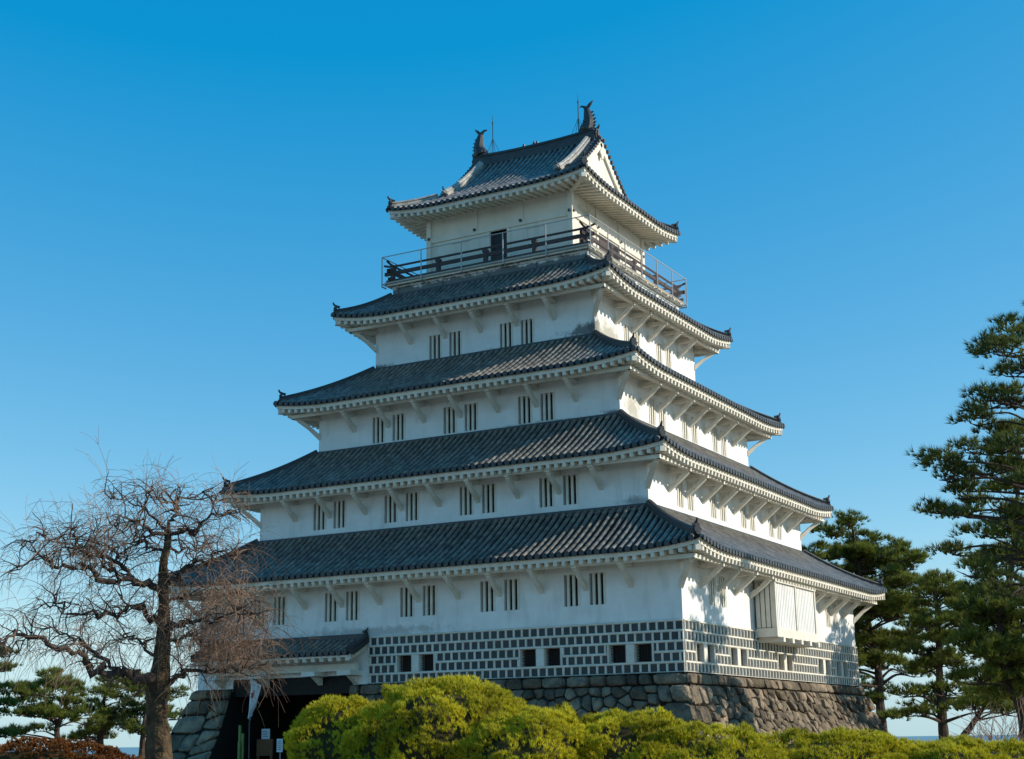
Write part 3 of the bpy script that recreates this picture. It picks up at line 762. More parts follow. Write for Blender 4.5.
    b = MB(); b.box((W[4]-.3, -.95, 16.0), (W[4]-.25, .95, 17.7)); d = b.build('doorway', M['dark'], castle, (3, 0, 16))
    b = MB(); b.box((W[4]-.12, -.93, 16.003), (W[4]-.07, .2, 17.68)); b.build('door_leaf', M['wood'], d, (3, 0, 16))
    b = MB()
    for y0 in (-2.6, 1.4): b.box((W[4]+.01, y0, 16.2), (W[4]+.05, y0+1.1, 17.1))
    b.build('shutter', M['wood'], castle, (3, 0, 16.5))
build_top()

# ---- top roof: hip-and-gable with the ridge along X
def build_top_roof():
    global EAVE
    i = 4; We, De = W[4]+1.20, D[4]+1.19; Wo, Do = We+.06, De+.06; ze = ZE[4]; zo = ze+.235; L = LIFT[4]
    XG, XV = 2.98, 3.12            # gable plane, verge
    prof = lambda d: zo+.44*d+.062*d*d
    ZR = prof(Do)                  # ridge line
    pan = MB(); SP = []
    def lift(s, d): return L*max(0, 1-d/2.2)**2*max(0, 1-s/2.6)**2
    def sF(side):
        def surf(a, d): return mp(side, a, Do-d, prof(d)+lift(max(0, Wo-d-abs(a)), max(d, 0))+.10*(abs(a)/XV)**3*(d/Do)**2*(abs(a) <= XV+.1))
        return surf
    def sR(side):
        def surf(a, d): return mp(side, a, Wo-d, prof(d)+lift(max(0, Do-d-abs(a)), max(d, 0)))
        return surf
    dF = lambda a: Do if abs(a) <= XV else max(0.0, Wo-abs(a))
    dR = lambda a: min(Wo-XG+.05, max(0.0, Do-abs(a)))
    for side in SIDES:
        rib, cap = MB(), MB(); EAVE = (MB(), MB(), MB()); SP.append((rib, cap, EAVE))
        if side in 'FB': tile_field(pan, rib, cap, side, Wo-.01, sF(side), dF)
        else: tile_field(pan, rib, cap, side, Do-.01, sR(side), dR)
        aw, pw, ae, pe = (W[4], D[4], We, De) if side in 'FB' else (D[4], W[4], De, We)
        eaves(None, side, aw, pw, ae, pe, ze, lambda a, p, ae=ae, pw=pw, pe=pe, aw=aw: L*max(0, (p-pw)/(pe-pw))**2*max(0, 1-max(0, aw+(p-pw)/(pe-pw)*(ae-aw)-abs(a))/2.6)**2)
    roof = pan.build('roof', M['tile_dark'], castle, (0, 0, ze)); o = (0, 0, ze)
    roof_parts(roof, SP, ze)
    # corner ridges
    dg = Wo-XG
    for sx, sy in ((1, -1), (-1, -1), (1, 1), (-1, 1)):
        pts = []
        for j in range(13):
            d = dg*(1-j/12); pts.append(Vector((sx*(Wo-d), sy*(Do-d), prof(d)+lift(0, d)+.02)))
        b = MB(); b.sweep(pts[:-1], ridge_sect(.24, .26), Vector((sx, -sy, 0)).normalized()); b.build('hip_ridge', M['ridge_plaster'] if sx < 0 else M['ridge'], roof, pts[-1])  # left hips coloured pale as if sunlit, right ones dark as if shaded
        ornament(pts[-2]+Vector((0, 0, .1)), (sx, sy), roof, .9)
        hb = MB(); hb.bar((sx*W[4], sy*D[4], ze+.12), (sx*(We-.04), sy*(De-.04), ze-.06+L), .18, .22); hb.build('hip_rafter', M['timber'], roof, (sx*W[4], sy*D[4], ze))
        # descending ridge on the main slope
        pts = []; xk = 2.56
        for j in range(15):
            d = Do-.15-(Do-.15-1.42)*j/14; p = sF('F')(0, d); pts.append(Vector((sx*(xk+.06*(j/14)**2), sy*abs(p.y), p.z+.03)))
        b = MB(); b.sweep(pts, ridge_sect(.27, .32), (1, 0, 0)); b.build('descending_ridge', M['ridge_plaster'], roof, pts[-1])
        ornament(pts[-1]+Vector((0, 0, .10)), (0, sy), roof, .85)
    # gable ends: plaster triangle, barge boards, pendant, verge tiles
    for sx in (1, -1):
        ds = [dg*.6+(Do-dg*.6)*j/16 for j in range(17)]
        left = [Vector((sx*XG, -(Do-d), prof(d)-.10)) for d in ds]; right = [Vector((sx*XG, (Do-d), prof(d)-.10)) for d in ds]
        b = MB(); b.poly(left+right[::-1][1:]); g = b.build('gable', M['cream'], castle, (sx*XG, 0, prof(dg)))
        for sy in (-1, 1):
            b = MB(); b.sweep([Vector((sx*(XV-.09), sy*(Do-d), prof(d)-.14)) for d in [dg+(Do-dg)*j/14 for j in range(15)]], [(-.05, -.17), (.05, -.17), (.05, .12), (-.05, .12)], (1, 0, 0)); b.build('barge_board', M['timber'], g, (sx*XV, sy*1.5, 20.5))
            b = MB()
            for k in range(16):
                d = dg+.15+(Do-dg-.3)*k/15; y = sy*(Do-d); z = prof(d)+.10*(d/Do)**2
                b.tube([(sx*(XV-.33), y, z+.05), (sx*(XV+.05), y, z+.03)], .078, 8)
            b.build('verge_tiles', M['ridge'], g, (sx*XV, sy*1.5, 20.5))
        b = MB(); pr = [(-.10, .10), (-.26, -.05), (-.30, -.22), (-.16, -.30), (-.12, -.48), (0, -.62), (.12, -.48), (.16, -.30), (.30, -.22), (.26, -.05), (.10, .10)]
        b.prism([(sx*(XV-.05), y*.7, ZR-.50+z*.7) for y, z in pr], (sx*.05, 0, 0)); b.build('gable_pendant', M['timber'], g, (sx*XV, 0, ZR-.5))
    # main ridge
    pts = [Vector((x, 0, ZR+.02+.14*(abs(x)/3.1)**2.4)) for x in np.linspace(-2.98, 2.86, 25)]
    b = MB(); b.sweep(pts, ridge_sect(.34, .46), (0, 1, 0)); rg = b.build('main_ridge', M['ridge'], roof, (0, 0, ZR))
    for sx in (1, -1): ornament(Vector((2.84 if sx > 0 else -2.96, 0, ZR+.22)), (sx, 0), roof, 1.0)
    b = MB()
    for x in (-.6, -.1, .05): b.tube([(x, 0, ZR+.44), (x+.03, 0, ZR+.60)], [.07, .04], 7)
    b.build('ridge_knobs', M['ridge'], roof, (0, 0, ZR+.4))
    ZT = ZR+.02+.46+.10
    # fish finials
    for sx in (1, -1):
        bx = 2.46 if sx > 0 else -2.72; b = MB()
        c = [(0.06, -.06), (.00, .08), (-.06, .26), (-.07, .46), (-.04, .66), (.0, .84), (.02, .95)]
        pts = catrom([(bx-sx*a_*1.0*1.0, 0, ZT+z) for a_, z in c], 5); n = len(pts)
        rad = [(.26*(1-k/(n-1))**.75+.075)*(1 if k > 3 else .85+.05*k) for k in range(n)]
        b.tube(pts, rad, 10)
        # head with open jaw on the ridge
        b.tube([(bx-sx*.34, 0, ZT+.02), (bx-sx*.22, 0, ZT+.09), (bx-sx*.05, 0, ZT+.12), (bx+sx*.12, 0, ZT+.16)], [.07, .14, .20, .18], 9)
        b.box((bx-.30, -.18, ZT-.12), (bx+.30, .18, ZT-.02))
        tp = pts[-1]
        # tail flukes
        for pr in ([(0.06, -.12), (-.06, -.10), (-.26, .16), (-.36, .34), (-.16, .24), (0.0, .10)], [(-.04, -.10), (.07, -.12), (.20, .10), (.38, .16), (.24, .20), (.06, .14), (0, .08)]):
            b.prism([(tp.x+sx*x*.85*(-1), -.035, tp.z+z*.85) for x, z in pr], (0, .07, 0))
        for k in (5, 9, 13, 17, 21):       # dorsal spikes on the outer side, side fins
            p = pts[k]; b.prism([(p.x+sx*rad[k]*.8, -.02, p.z-.09), (p.x+sx*(rad[k]+.10), -.02, p.z+.07), (p.x+sx*rad[k]*.7, -.02, p.z+.06)], (0, .04, 0))
        for sy in (-1, 1): p = pts[8]; b.prism([(p.x-.03, sy*.12, p.z-.08), (p.x-sx*.10, sy*.34, p.z+.12), (p.x+.03, sy*.12, p.z+.10)], (.04*sx, 0, 0))
        b.build('fish_finial', M['ridge'], castle, (bx, 0, ZT), smooth=False)
        # lightning rod with stays
        rx = 2.05 if sx > 0 else -2.10; b = MB(); b.tube([(rx, 0, ZT-.05), (rx, 0, ZT+1.35)], .022, 6); b.tube([(rx, 0, ZT+1.35), (rx, 0, ZT+1.72)], [.016, .006], 6); b.tube([(rx, 0, ZT+1.30), (rx, 0, ZT+1.38)], .035, 6)
        lr = b.build('lightning_rod', M['iron'], castle, (rx, 0, ZT)); b = MB()
        for a, c2 in ((-.36, 0), (.34, .0), (.05, .32), (-.05, -.32)): b.tube([(rx, 0, ZT+.62), (rx+a, c2, ZT-.12 if c2 == 0 else ZT-.5)], .010, 5)
        b.build('stay', M['iron'], lr, (rx, 0, ZT))
build_top_roof()

# ------------------------------------------------------------------ foliage helpers
def tufts(P, A, K, length, width, spread):
    """needle blades: K narrow triangles fanning out of every point P about its axis A"""
    n = len(P); P = np.repeat(P, K, 0); A = np.repeat(A, K, 0)
    r = RNG.normal(size=(n*K, 3)); r /= np.linalg.norm(r, axis=1)[:, None]
    d = A+r*spread; d /= np.linalg.norm(d, axis=1)[:, None]
    l = length*RNG.uniform(.65, 1.2, (n*K, 1)); t = np.cross(d, RNG.normal(size=(n*K, 3))); t /= np.linalg.norm(t, axis=1)[:, None]
    b0 = P+t*width*.5; b1 = P-t*width*.5; tip = P+d*l
    V = np.stack([b0, b1, tip], 1).reshape(-1, 3); F = np.arange(len(V)).reshape(-1, 3)
    return V, F
def rnd_unit(n):
    r = RNG.normal(size=(n, 3)); return r/np.linalg.norm(r, axis=1)[:, None]

def pine(label, dist, trunk, pads, rad, name='pine_tree', needle='pine', dens=1.0, group=None, spread=2.2, nlen=.24, blade=.028, fill=()):
    """trunk: photo pixels at the tree's distance; pads: (px, py, rx, ry) foliage shelves, spread in depth round the trunk"""
    base = at(trunk[0][0], trunk[0][1], dist); base.z = GZ
    t = thing(name, label, 'pine tree', base, group)
    tp = [Vector(base)]+[at(px, py, dist+random.uniform(-.3, .3)) for px, py in trunk]
    tp = [p for k, p in enumerate(tp) if k == 0 or p.z > GZ+.3]
    tp = catrom(tp, 5); n = len(tp)
    b = MB(); b.tube(tp, [rad*(1-.82*(k/(n-1))**.9)*(1.25 if k < 3 else 1) for k in range(n)], 9, wob=.08); tr = b.build('trunk', M['bark'], t, base)
    lb = MB(); Ps, As = [], []
    mpx = dist/FPX
    right2 = Vector((math.cos(YAW), math.sin(YAW), 0)); fw2 = Vector((-math.sin(YAW), math.cos(YAW), 0))
    for cx, cy, rx, ry, n_ in fill:
        for _ in range(n_):
            a, r = random.uniform(0, 2*PI), math.sqrt(random.random()); pads = pads+[(cx+rx*r*math.cos(a), cy+ry*r*math.sin(a), random.uniform(13, 22), random.uniform(6, 10))]
    pads = pads+[(px+random.uniform(-.6, .6)*rx, py+random.uniform(-1.0, 1.3)*ry, rx*random.uniform(.6, .9), ry*.9) for px, py, rx, ry in pads if random.random() < .85]
    for (px, py, rx, ry) in pads:
        rx *= mpx*1.10; ry *= mpx*1.15
        c = at(px, py, dist); off = (c-Vector((tp[-1].x, tp[-1].y, c.z))).length
        dd = random.uniform(-1, 1)*spread; c = at(px, py, dist+dd)
        # limb from the trunk, a bit below the shelf
        k = min(range(n), key=lambda q: abs(tp[q].z-(c.z-.12*off-.3))); p0 = tp[k]
        mid = (p0+c)/2+Vector((0, 0, random.uniform(-.1, .25))); end = c-Vector((0, 0, ry*.6))
        pts = catrom([p0, mid, end], 5); rr = rad*(1-.8*k/(n-1))*.42
        lb.tube(pts, [max(.018, rr*(1-.75*q/(len(pts)-1))) for q in range(len(pts))], 6)
        ns = max(5, int(rx*4))
        for q in range(ns):          # twigs of the shelf
            a = random.uniform(0, 2*PI); e = end+(right2*math.cos(a)+fw2*math.sin(a))*rx*random.uniform(.5, .95)+Vector((0, 0, ry*random.uniform(.0, .9)))
            s = pts[-1-random.randint(0, 2)]; lb.tube([s, (s+e)/2+Vector((0, 0, -.04)), e], [.022, .016, .010], 4, cap=False)
        m = int(dens*(rx*rx*3.0+rx*ry*4)*20)+36
        # clumps inside the shelf
        nc = max(5, int(m/18)); cc = rnd_unit(nc)*RNG.uniform(.35, 1.0, (nc, 1))**.6
        ax = np.array([right2, fw2, Vector((0, 0, 1))]); rz = np.array([rx, min(max(rx*.9, .5), 1.8), ry*.85])
        pick = RNG.integers(0, nc, m)
        loc = cc[pick]*rz+RNG.normal(size=(m, 3))*np.array([.16, .16, .075])
        loc[:, 2] = loc[:, 2]*.8+ .12*rz[2]*(1-np.minimum(1, (loc[:, 0]/rz[0])**2))
        P = np.array(c)+loc@ax
        A = np.stack([loc[:, 0]/rz[0], loc[:, 1]/rz[1], np.full(m, 1.15)], 1)@ax; A += RNG.normal(size=(m, 3))*.35
        A /= np.linalg.norm(A, axis=1)[:, None]; Ps.append(P); As.append(A)
    lb.build('branches', M['bark'], t, base)
    V, F = tufts(np.concatenate(Ps), np.concatenate(As), 15, nlen, blade, .62)
    npmesh('needles', V, F, M[needle], t, base)
    return t

# ---- clipped pine shrubs in the foreground
def clipped(label, px, top, half_px, dist, depth_m, lean=0.0, mat_='clip', cat='shrub', name='clipped_pine_shrub', group='clipped pine shrubs in front of the castle', layers=True, blade=.0125, nl=.085, K=15, den=1.7):
    c = at(px, top, dist); h = c.z-GZ; base = Vector((c.x, c.y, GZ)); mpx = dist/FPX; rx = half_px*mpx
    right2 = Vector((math.cos(YAW), math.sin(YAW), 0)); fw2 = Vector((-math.sin(YAW), math.cos(YAW), 0))
    t = thing(name, label, cat, base, group)
    seed = random.uniform(0, 100)
    def shape(th, ph):
        """dome: th azimuth, ph 0 top .. pi/2 side; below that straight down"""
        x = math.sin(ph)*math.cos(th); y = math.sin(ph)*math.sin(th); z = math.cos(ph)
        lump = 1+.24*noise.noise((x*2.3+seed, y*2.3, z*2.6))+.09*noise.noise((x*5+seed, y*5, z*7))
        e = 1+.05*math.sin(z*15+3*noise.noise((x*2, y*2, seed)))*(1 if layers else .3)
        return Vector((x*rx*lump*e, y*depth_m*lump*e, 0))*(abs(math.sin(ph))**-.12 if ph > .3 else 1.0), z**.72 if z > 0 else 0, lump
    def pt(th, ph):
        v, z, l = shape(th, ph); return base+right2*(v.x+lean*h*z)+fw2*v.y+Vector((0, 0, .25+(h-.30)*z*(.93+.07*l)))
    # dark twiggy core
    b = MB(); nt_, np_ = 36, 14
    for j in range(np_+1):
        for k in range(nt_): p = pt(2*PI*k/nt_, max(.02, PI/2*j/np_)); cc_ = base+Vector((0, 0, h*.45)); b.v.append(cc_+(p-cc_)*.86)
    for j in range(np_):
        for k in range(nt_): b.f.append((j*nt_+k, j*nt_+(k+1) % nt_, (j+1)*nt_+(k+1) % nt_, (j+1)*nt_+k))
    b.build('twigs', M['core'], t, base, smooth=True)
    N = int(den*1150*(rx*depth_m*3.1+2*(rx+depth_m)*h*.75)/3.2); N = min(N, 26000)
    Ps, As = [], []
    for _ in range(N):
        ph = math.acos(random.uniform(.0, 1.0)); th = random.uniform(0, 2*PI)
        p = pt(th, ph); c0 = base+Vector((0, 0, h*.3)); nn = (p-c0); nn.z *= 1.3; nn.normalize()
        # sprays gather in tiers with shadowy gaps between them
        g = noise.noise((p.x*2.6+seed, p.y*2.6, p.z*5.5))
        if g < -.14 and random.random() < .85: continue
        p = p+nn*(random.uniform(-.05, .05)+.16*g)
        Ps.append(p); As.append((nn*.55+Vector((0, 0, .75))).normalized())
    V, F = tufts(np.array([tuple(p) for p in Ps]), np.array([tuple(a) for a in As]), K, nl, blade, .55)
    npmesh('needles' if 'pine' in name else 'leaves', V, F, M[mat_], t, base)
    return t
clipped('big yellow-green clipped pine dome, tallest of the front shrubs, below the tiled wall band', 446, 681, 98, 25, 1.9)
clipped('small round yellow-green clipped pine before the dark gateway, left end of the row', 347, 697, 58, 26.5, 1.2)
clipped('yellow-green clipped pine with a low peak just right of the tallest dome', 528, 708, 74, 24, 1.5)
clipped('wide yellow-green clipped pine mound below the stone base near its corner', 622, 714, 90, 24.5, 1.6)
clipped('low yellow-green clipped pine mound directly below the corner of the stone base', 706, 726, 80, 24, 1.4)
clipped('broad flat clipped pine below the sunlit stone wall, mid right', 818, 732, 118, 25, 1.6)
clipped('flat clipped pine at the right end of the row, under the tall pines', 965, 741, 120, 25.5, 1.6)
clipped('rust red winter hedge along the lower left edge beside the bare tree', 40, 742, 110, 34, 1.2, mat_='azalea', cat='hedge', name='azalea_hedge', group=None, layers=False, blade=.03, nl=.07, K=10, den=1.2)

# ---- pines behind
G_R = 'pine trees right of the castle'; G_L = 'pine trees left of the castle'
pine('tall dark green pine reaching in from the right edge, highest of all the trees', 38, [(1046, 735), (1050, 640), (1040, 560), (1048, 480), (1038, 400), (1040, 330), (1044, 300)],
     [(1012, 326, 13, 9), (996, 338, 13, 8), (1006, 350, 20, 9), (1012, 372, 18, 7), (985, 396, 20, 7), (1012, 402, 22, 9), (976, 420, 12, 9), (994, 436, 25, 11), (1018, 445, 22, 13), (944, 456, 16, 8), (968, 448, 18, 7),
      (948, 474, 12, 12), (978, 470, 24, 11), (1008, 474, 26, 15), (962, 492, 15, 9), (992, 504, 28, 11), (936, 509, 14, 4), (958, 512, 12, 4), (1018, 516, 22, 9), (985, 530, 18, 7), (1010, 548, 26, 12), (976, 571, 20, 8), (1008, 588, 26, 12), (950, 548, 10, 4),
      (1045, 330, 20, 10), (1062, 370, 24, 10), (1055, 420, 30, 12), (1060, 480, 36, 14), (1062, 540, 36, 14), (1050, 300, 12, 10), (1060, 600, 30, 12)], .20, needle='pine_blue', group=G_R, spread=1.6, nlen=.22, blade=.020, dens=.95)
pine('medium pine with a reddish leaning trunk under the tall pine, at the right edge', 48.5, [(1024, 720), (1016, 695), (1006, 670), (1000, 640), (1008, 590), (1016, 530), (1018, 470), (1018, 425)],
     [(1018, 430, 16, 8), (1010, 450, 22, 9), (1024, 468, 24, 9), (1006, 492, 26, 10), (1030, 510, 26, 10), (1015, 530, 34, 10), (998, 560, 30, 10), (1030, 565, 30, 12), (990, 610, 26, 11), (1014, 628, 28, 13), (968, 642, 20, 8), (1000, 655, 28, 10), (978, 678, 25, 9), (1012, 692, 18, 8), (1035, 640, 24, 14), (985, 590, 20, 8)], .22, group=G_R, spread=1.0, dens=1.2, nlen=.25, fill=[(1008, 640, 36, 56, 16)])
pine('slim dark pine with a straight bare lower trunk, standing alone before the sea', 61, [(944, 738), (941, 700), (939, 665), (938, 625), (936, 590), (938, 572)],
     [(938, 580, 16, 7), (925, 592, 20, 8), (950, 600, 22, 8), (968, 616, 20, 7), (930, 624, 18, 8), (912, 650, 12, 5), (955, 640, 22, 8), (925, 668, 16, 6), (905, 692, 22, 7), (928, 701, 20, 7), (916, 713, 12, 4), (956, 690, 26, 7), (972, 708, 24, 6), (948, 664, 18, 6), (985, 690, 20, 6)], .24, group=G_R, spread=1.6, dens=1.2, fill=[(944, 625, 32, 40, 8)])
pine('broad bright green pine rising behind the right rear corner of the castle', 71, [(883, 738), (880, 700), (878, 668), (870, 630), (862, 590), (856, 550), (852, 525)],
     [(850, 521, 14, 7), (833, 534, 18, 8), (868, 540, 20, 8), (814, 550, 12, 7), (850, 555, 26, 9), (892, 553, 14, 6), (906, 562, 20, 6), (876, 570, 22, 8), (902, 579, 24, 6), (836, 576, 26, 9), (862, 592, 28, 9), (896, 600, 24, 8), (914, 612, 16, 7), (880, 615, 26, 9), (862, 636, 20, 12), (890, 641, 26, 10), (914, 640, 14, 8), (876, 662, 22, 10), (904, 668, 18, 8), (880, 688, 16, 6), (926, 586, 10, 4), (818, 600, 20, 9), (870, 700, 10, 4), (893, 716, 9, 4)], .28, group=G_R, spread=2.4, dens=1.5, nlen=.28, fill=[(868, 600, 44, 62, 26), (850, 640, 26, 40, 8)])
pine('small pine with a crooked leaning trunk before the sea, right of the slim dark pine', 56, [(962, 742), (970, 728), (978, 716), (986, 704), (992, 690)],
     [(985, 700, 18, 6), (1002, 704, 16, 6), (972, 704, 14, 5), (992, 690, 18, 6), (1012, 712, 14, 5)], .17, group=G_R, spread=1.0)
pine('flat layered pine left of the bare tree, its trunk forking above the red hedge', 76, [(58, 745), (57, 728), (63, 712), (68, 698), (70, 684)],
     [(42, 692, 26, 5), (64, 682, 24, 5), (30, 701, 12, 4), (26, 713, 20, 4), (16, 731, 14, 3), (44, 728, 12, 4), (60, 675, 16, 4), (84, 688, 18, 5), (76, 700, 14, 4), (20, 690, 12, 4), (48, 712, 10, 3)], .20, group=G_L, spread=1.6, dens=.8, nlen=.3, fill=[(50, 700, 44, 26, 4)])
pine('thicker pine just left of the bare tree trunk', 80, [(100, 745), (101, 722), (104, 700), (108, 680)],
     [(112, 690, 20, 7), (128, 700, 18, 7), (120, 678, 22, 6), (92, 728, 14, 7), (130, 720, 14, 6), (96, 705, 16, 6), (84, 736, 12, 4), (110, 714, 16, 5), (108, 735, 12, 5), (138, 684, 10, 5)], .24, group=G_L, spread=1.8, dens=.8, nlen=.3, fill=[(112, 705, 30, 28, 4)])
pine('pine partly hidden behind the bare tree trunk, against the castle base', 78, [(142, 748), (144, 725), (148, 705), (152, 688)],
     [(146, 690, 14, 6), (160, 700, 16, 6), (142, 712, 14, 5), (170, 714, 12, 5), (138, 730, 12, 6), (172, 690, 10, 5), (160, 728, 12, 4)], .2, group=G_L, spread=1.5)
pine('pine cut by the left edge of the picture', 70, [(-14, 745), (-12, 710), (-10, 680), (-6, 652)],
     [(-4, 652, 12, 6), (2, 668, 12, 5), (-6, 690, 14, 6), (3, 700, 9, 5), (-8, 714, 12, 4), (4, 735, 8, 3)], .2, group=G_L, spread=1.2)

# ---- twigs
def twig_mesh(lines, r0, r1, n=3):
    V, F = [], []
    for pts, s in lines:
        P = np.array(pts); k = len(P); T = np.gradient(P, axis=0); T /= np.linalg.norm(T, axis=1)[:, None]+1e-9
        a = np.cross(T, np.array([.37, .81, .29])); a /= np.linalg.norm(a, axis=1)[:, None]+1e-9; b = np.cross(T, a)
        rr = (r0*s+(r1-r0*s)*np.linspace(0, 1, k))[:, None]; i = sum(len(x) for x in V) if False else OFFS[0]
        for j in range(n):
            t = 2*PI*j/n; V.append(P+a*rr*math.cos(t)+b*rr*math.sin(t))
        for q in range(k-1):
            for j in range(n):
                j2 = (j+1) % n; F.append((i+j*k+q, i+j2*k+q, i+j2*k+q+1, i+j*k+q+1))
        OFFS[0] += n*k
    return np.concatenate(V), np.array(F)
OFFS = [0]
def grow(p, d, length, steps, grav, jit):
    out = [np.array(p)]; d = np.array(d, float); d /= np.linalg.norm(d); s = length/steps
    for _ in range(steps):
        d = d+RNG.normal(size=3)*jit; d[2] -= grav; d /= np.linalg.norm(d); out.append(out[-1]+d*s)
    return out
def bare_tree():
    DT = 30.0; base = at(160, 760, DT); base.z = GZ
    t = thing('bare_weeping_tree', 'old leafless weeping tree with crooked limbs and hanging twigs left of the castle', 'tree', base)
    q = lambda px, py, dd=0: at(px, py, DT+dd)
    tr = catrom([Vector(base), q(160, 775), q(158, 742), q(157, 715), q(158, 692), q(161, 662), q(163, 640), q(164, 612), q(163, 585), q(163.5, 562), q(167, 549), q(168, 535), q(167, 528)], 4)
    n = len(tr); rad = [.34, .34, .33, .33] + [0]*(n-4)
    key = [(GZ, .40), (at(160, 742, DT).z, .33), (at(160, 712, DT).z, .25), (at(160, 686, DT).z, .30), (at(160, 655, DT).z, .20), (at(160, 600, DT).z, .135), (at(160, 560, DT).z, .105), (at(160, 519, DT).z, .07)]
    rad = [.78*float(np.interp(p.z, [k[0] for k in key], [k[1] for k in key])) for p in tr]
    b = MB(); b.tube(tr, rad, 12, wob=.10)
    for _ in range(16):                 # burrs
        k = random.randint(6, n-14); a = random.uniform(0, 2*PI); c = tr[k]+Vector((math.cos(a), math.sin(a), 0))*rad[k]*.8
        b.tube([c-Vector((0, 0, .1)), c, c+Vector((0, 0, .1))], [.03, rad[k]*.4, .03], 7, wob=.2)
    b.build('trunk', M['plumbark'], t, base, smooth=True)
    limbs = [  # (photo outline, start radius, depth the limb swings to)
        ([(160, 680), (140, 676), (122, 673), (102, 674), (92, 664), (80, 651), (50, 642), (21, 634), (0, 638), (-14, 645)], .17, -1.0),
        ([(128, 674), (112, 664), (96, 655), (84, 640), (64, 636), (40, 630), (18, 640)], .08, .8),
        ([(160, 622), (146, 612), (133, 606), (116, 613), (100, 614), (83, 614), (66, 611), (55, 602), (44, 608)], .10, .9),
        ([(162, 590), (148, 586), (133, 583), (107, 579), (90, 573), (76, 568), (57, 564), (45, 559), (26, 561), (10, 566)], .12, -.8),
        ([(140, 584), (128, 572), (118, 564), (102, 552), (92, 545), (80, 551), (73, 545), (54, 535), (36, 530), (20, 540)], .08, .7),
        ([(120, 580), (110, 566), (100, 560), (86, 560), (78, 545), (74, 532), (72, 520)], .055, -.5),
        ([(110, 570), (116, 556), (122, 548), (112, 540), (100, 536), (92, 528)], .05, 1.0),
        ([(165, 552), (152, 545), (140, 538), (136, 530), (143, 524), (150, 530)], .055, .4),
        ([(168, 528), (152, 519), (142, 510), (132, 512), (120, 512), (112, 520)], .07, -.7),
        ([(168, 522), (160, 512), (150, 500), (138, 492), (122, 484), (104, 484)], .055, .6),
        ([(168, 526), (180, 526), (190, 527), (197, 521), (202, 511), (212, 506), (226, 500), (240, 500)], .07, -.6),
        ([(168, 520), (171, 505), (176, 492), (168, 482), (158, 478), (144, 474)], .06, .2),
        ([(173, 498), (182, 488), (194, 484), (206, 482), (218, 486)], .045, .7),
        ([(166, 548), (176, 548), (188, 546), (198, 541), (206, 544)], .045, .8),
        ([(165, 582), (178, 574), (190, 566), (204, 560), (218, 551), (230, 547), (240, 552)], .085, -.5),
        ([(163, 625), (174, 624), (185, 623), (200, 620), (214, 618), (231, 610), (244, 610), (254, 616)], .09, -1.0),
        ([(165, 682), (178, 676), (189, 671), (208, 668), (227, 671), (242, 668), (254, 668)], .10, -.6),
        ([(163, 640), (176, 640), (190, 632), (202, 640), (216, 646), (232, 640), (246, 644)], .07, 1.1),
        ([(164, 605), (178, 600), (192, 594), (206, 590), (222, 590), (236, 594)], .06, .9),
        ([(163, 655), (150, 650), (138, 640), (126, 638), (112, 644)], .06, 1.2),
    ]
    lines, fine = [], []
    lm = MB()
    c0 = at(163, 600, DT)
    for pl, r, dep in limbs:
        pts = []; pl = [(px, py if py > 562 else 562-(562-py)*.80) for px, py in pl]
        for k, (px, py) in enumerate(pl):
            f = k/(len(pl)-1); pts.append(q(px+random.uniform(-2, 2)*(k > 0), py+random.uniform(-2.5, 2.5)*(k > 0), dep*f**1.1*1.6+random.uniform(-.12, .12)*(k > 0)))
        pts = catrom(pts, 4); m = len(pts)
        for k in range(2, m): pts[k] = pts[k]+Vector(RNG.normal(size=3)*.05)
        lm.tube(pts, [max(.013, .70*r*(1-.85*(k/(m-1))**.8)) for k in range(m)], 7, wob=.12)
        for k in range(3, m):
            f = k/(m-1); p = pts[k]; tan = (pts[min(k+1, m-1)]-pts[k-1]).normalized()
            # crooked spurs, then whips that arch over and hang
            for _ in range(random.choice((1, 1, 2)) if f > .25 else 1):
                d = np.array(tan)*.6+rnd_unit(1)[0]*.9+np.array([0, 0, .22]); L = random.uniform(.25, .75)*(1.1-.3*f)
                g = grow(p, d, L, 5, .02, .28); lines.append((g, 1.0))
                for e in range(random.choice((2, 2, 3))):
                    s = g[random.randint(2, 5)]; hang = py_hang(p.z)
                    d2 = np.array(tan)*.5+rnd_unit(1)[0]*.8+np.array([0, 0, .35])
                    w_ = grow(s, d2, random.uniform(.3, .88)*(1.0+.4*hang), 8, .11+.13*hang*random.random(), .09); fine.append((w_, 1.0))
                    for _2 in range(2):
                        s2 = w_[random.randint(1, 6)]; d3 = (w_[-1]-w_[-3])/np.linalg.norm(w_[-1]-w_[-3])+rnd_unit(1)[0]*.7+np.array([0, 0, .3])
                        fine.append((grow(s2, d3, random.uniform(.2, .6), 5, .12, .09), .75))
    # veil of hanging whips at the lower right
    for _ in range(520):
        px = random.triangular(168, 276, 226); py = random.uniform(592, 668); p = q(px, py, random.uniform(-1.3, 1.3))
        d = np.array([random.uniform(-.6, .6), random.uniform(-.6, .6), random.uniform(0, .8)]); w_ = grow(p, d, random.uniform(.5, 1.15), 9, .22, .09); fine.append((w_, 1.0))
        for _2 in range(2): fine.append((grow(w_[random.randint(2, 7)], rnd_unit(1)[0]+np.array([0, 0, -.3]), random.uniform(.15, .45), 4, .12, .1), .7))
    for _ in range(200):
        px = random.triangular(120, 190, 166); py = random.uniform(575, 650); p = q(px, py, random.uniform(-.9, .9))
        d = rnd_unit(1)[0]+np.array([0, 0, .3]); fine.append((grow(p, d, random.uniform(.4, .9), 8, .2, .1), .9))
    lm.build('limbs', M['limb'], t, base, smooth=True)
    OFFS[0] = 0; V, F = twig_mesh(lines, .016, .007, 4); npmesh('spurs', V, F, M['limb'], t, base)
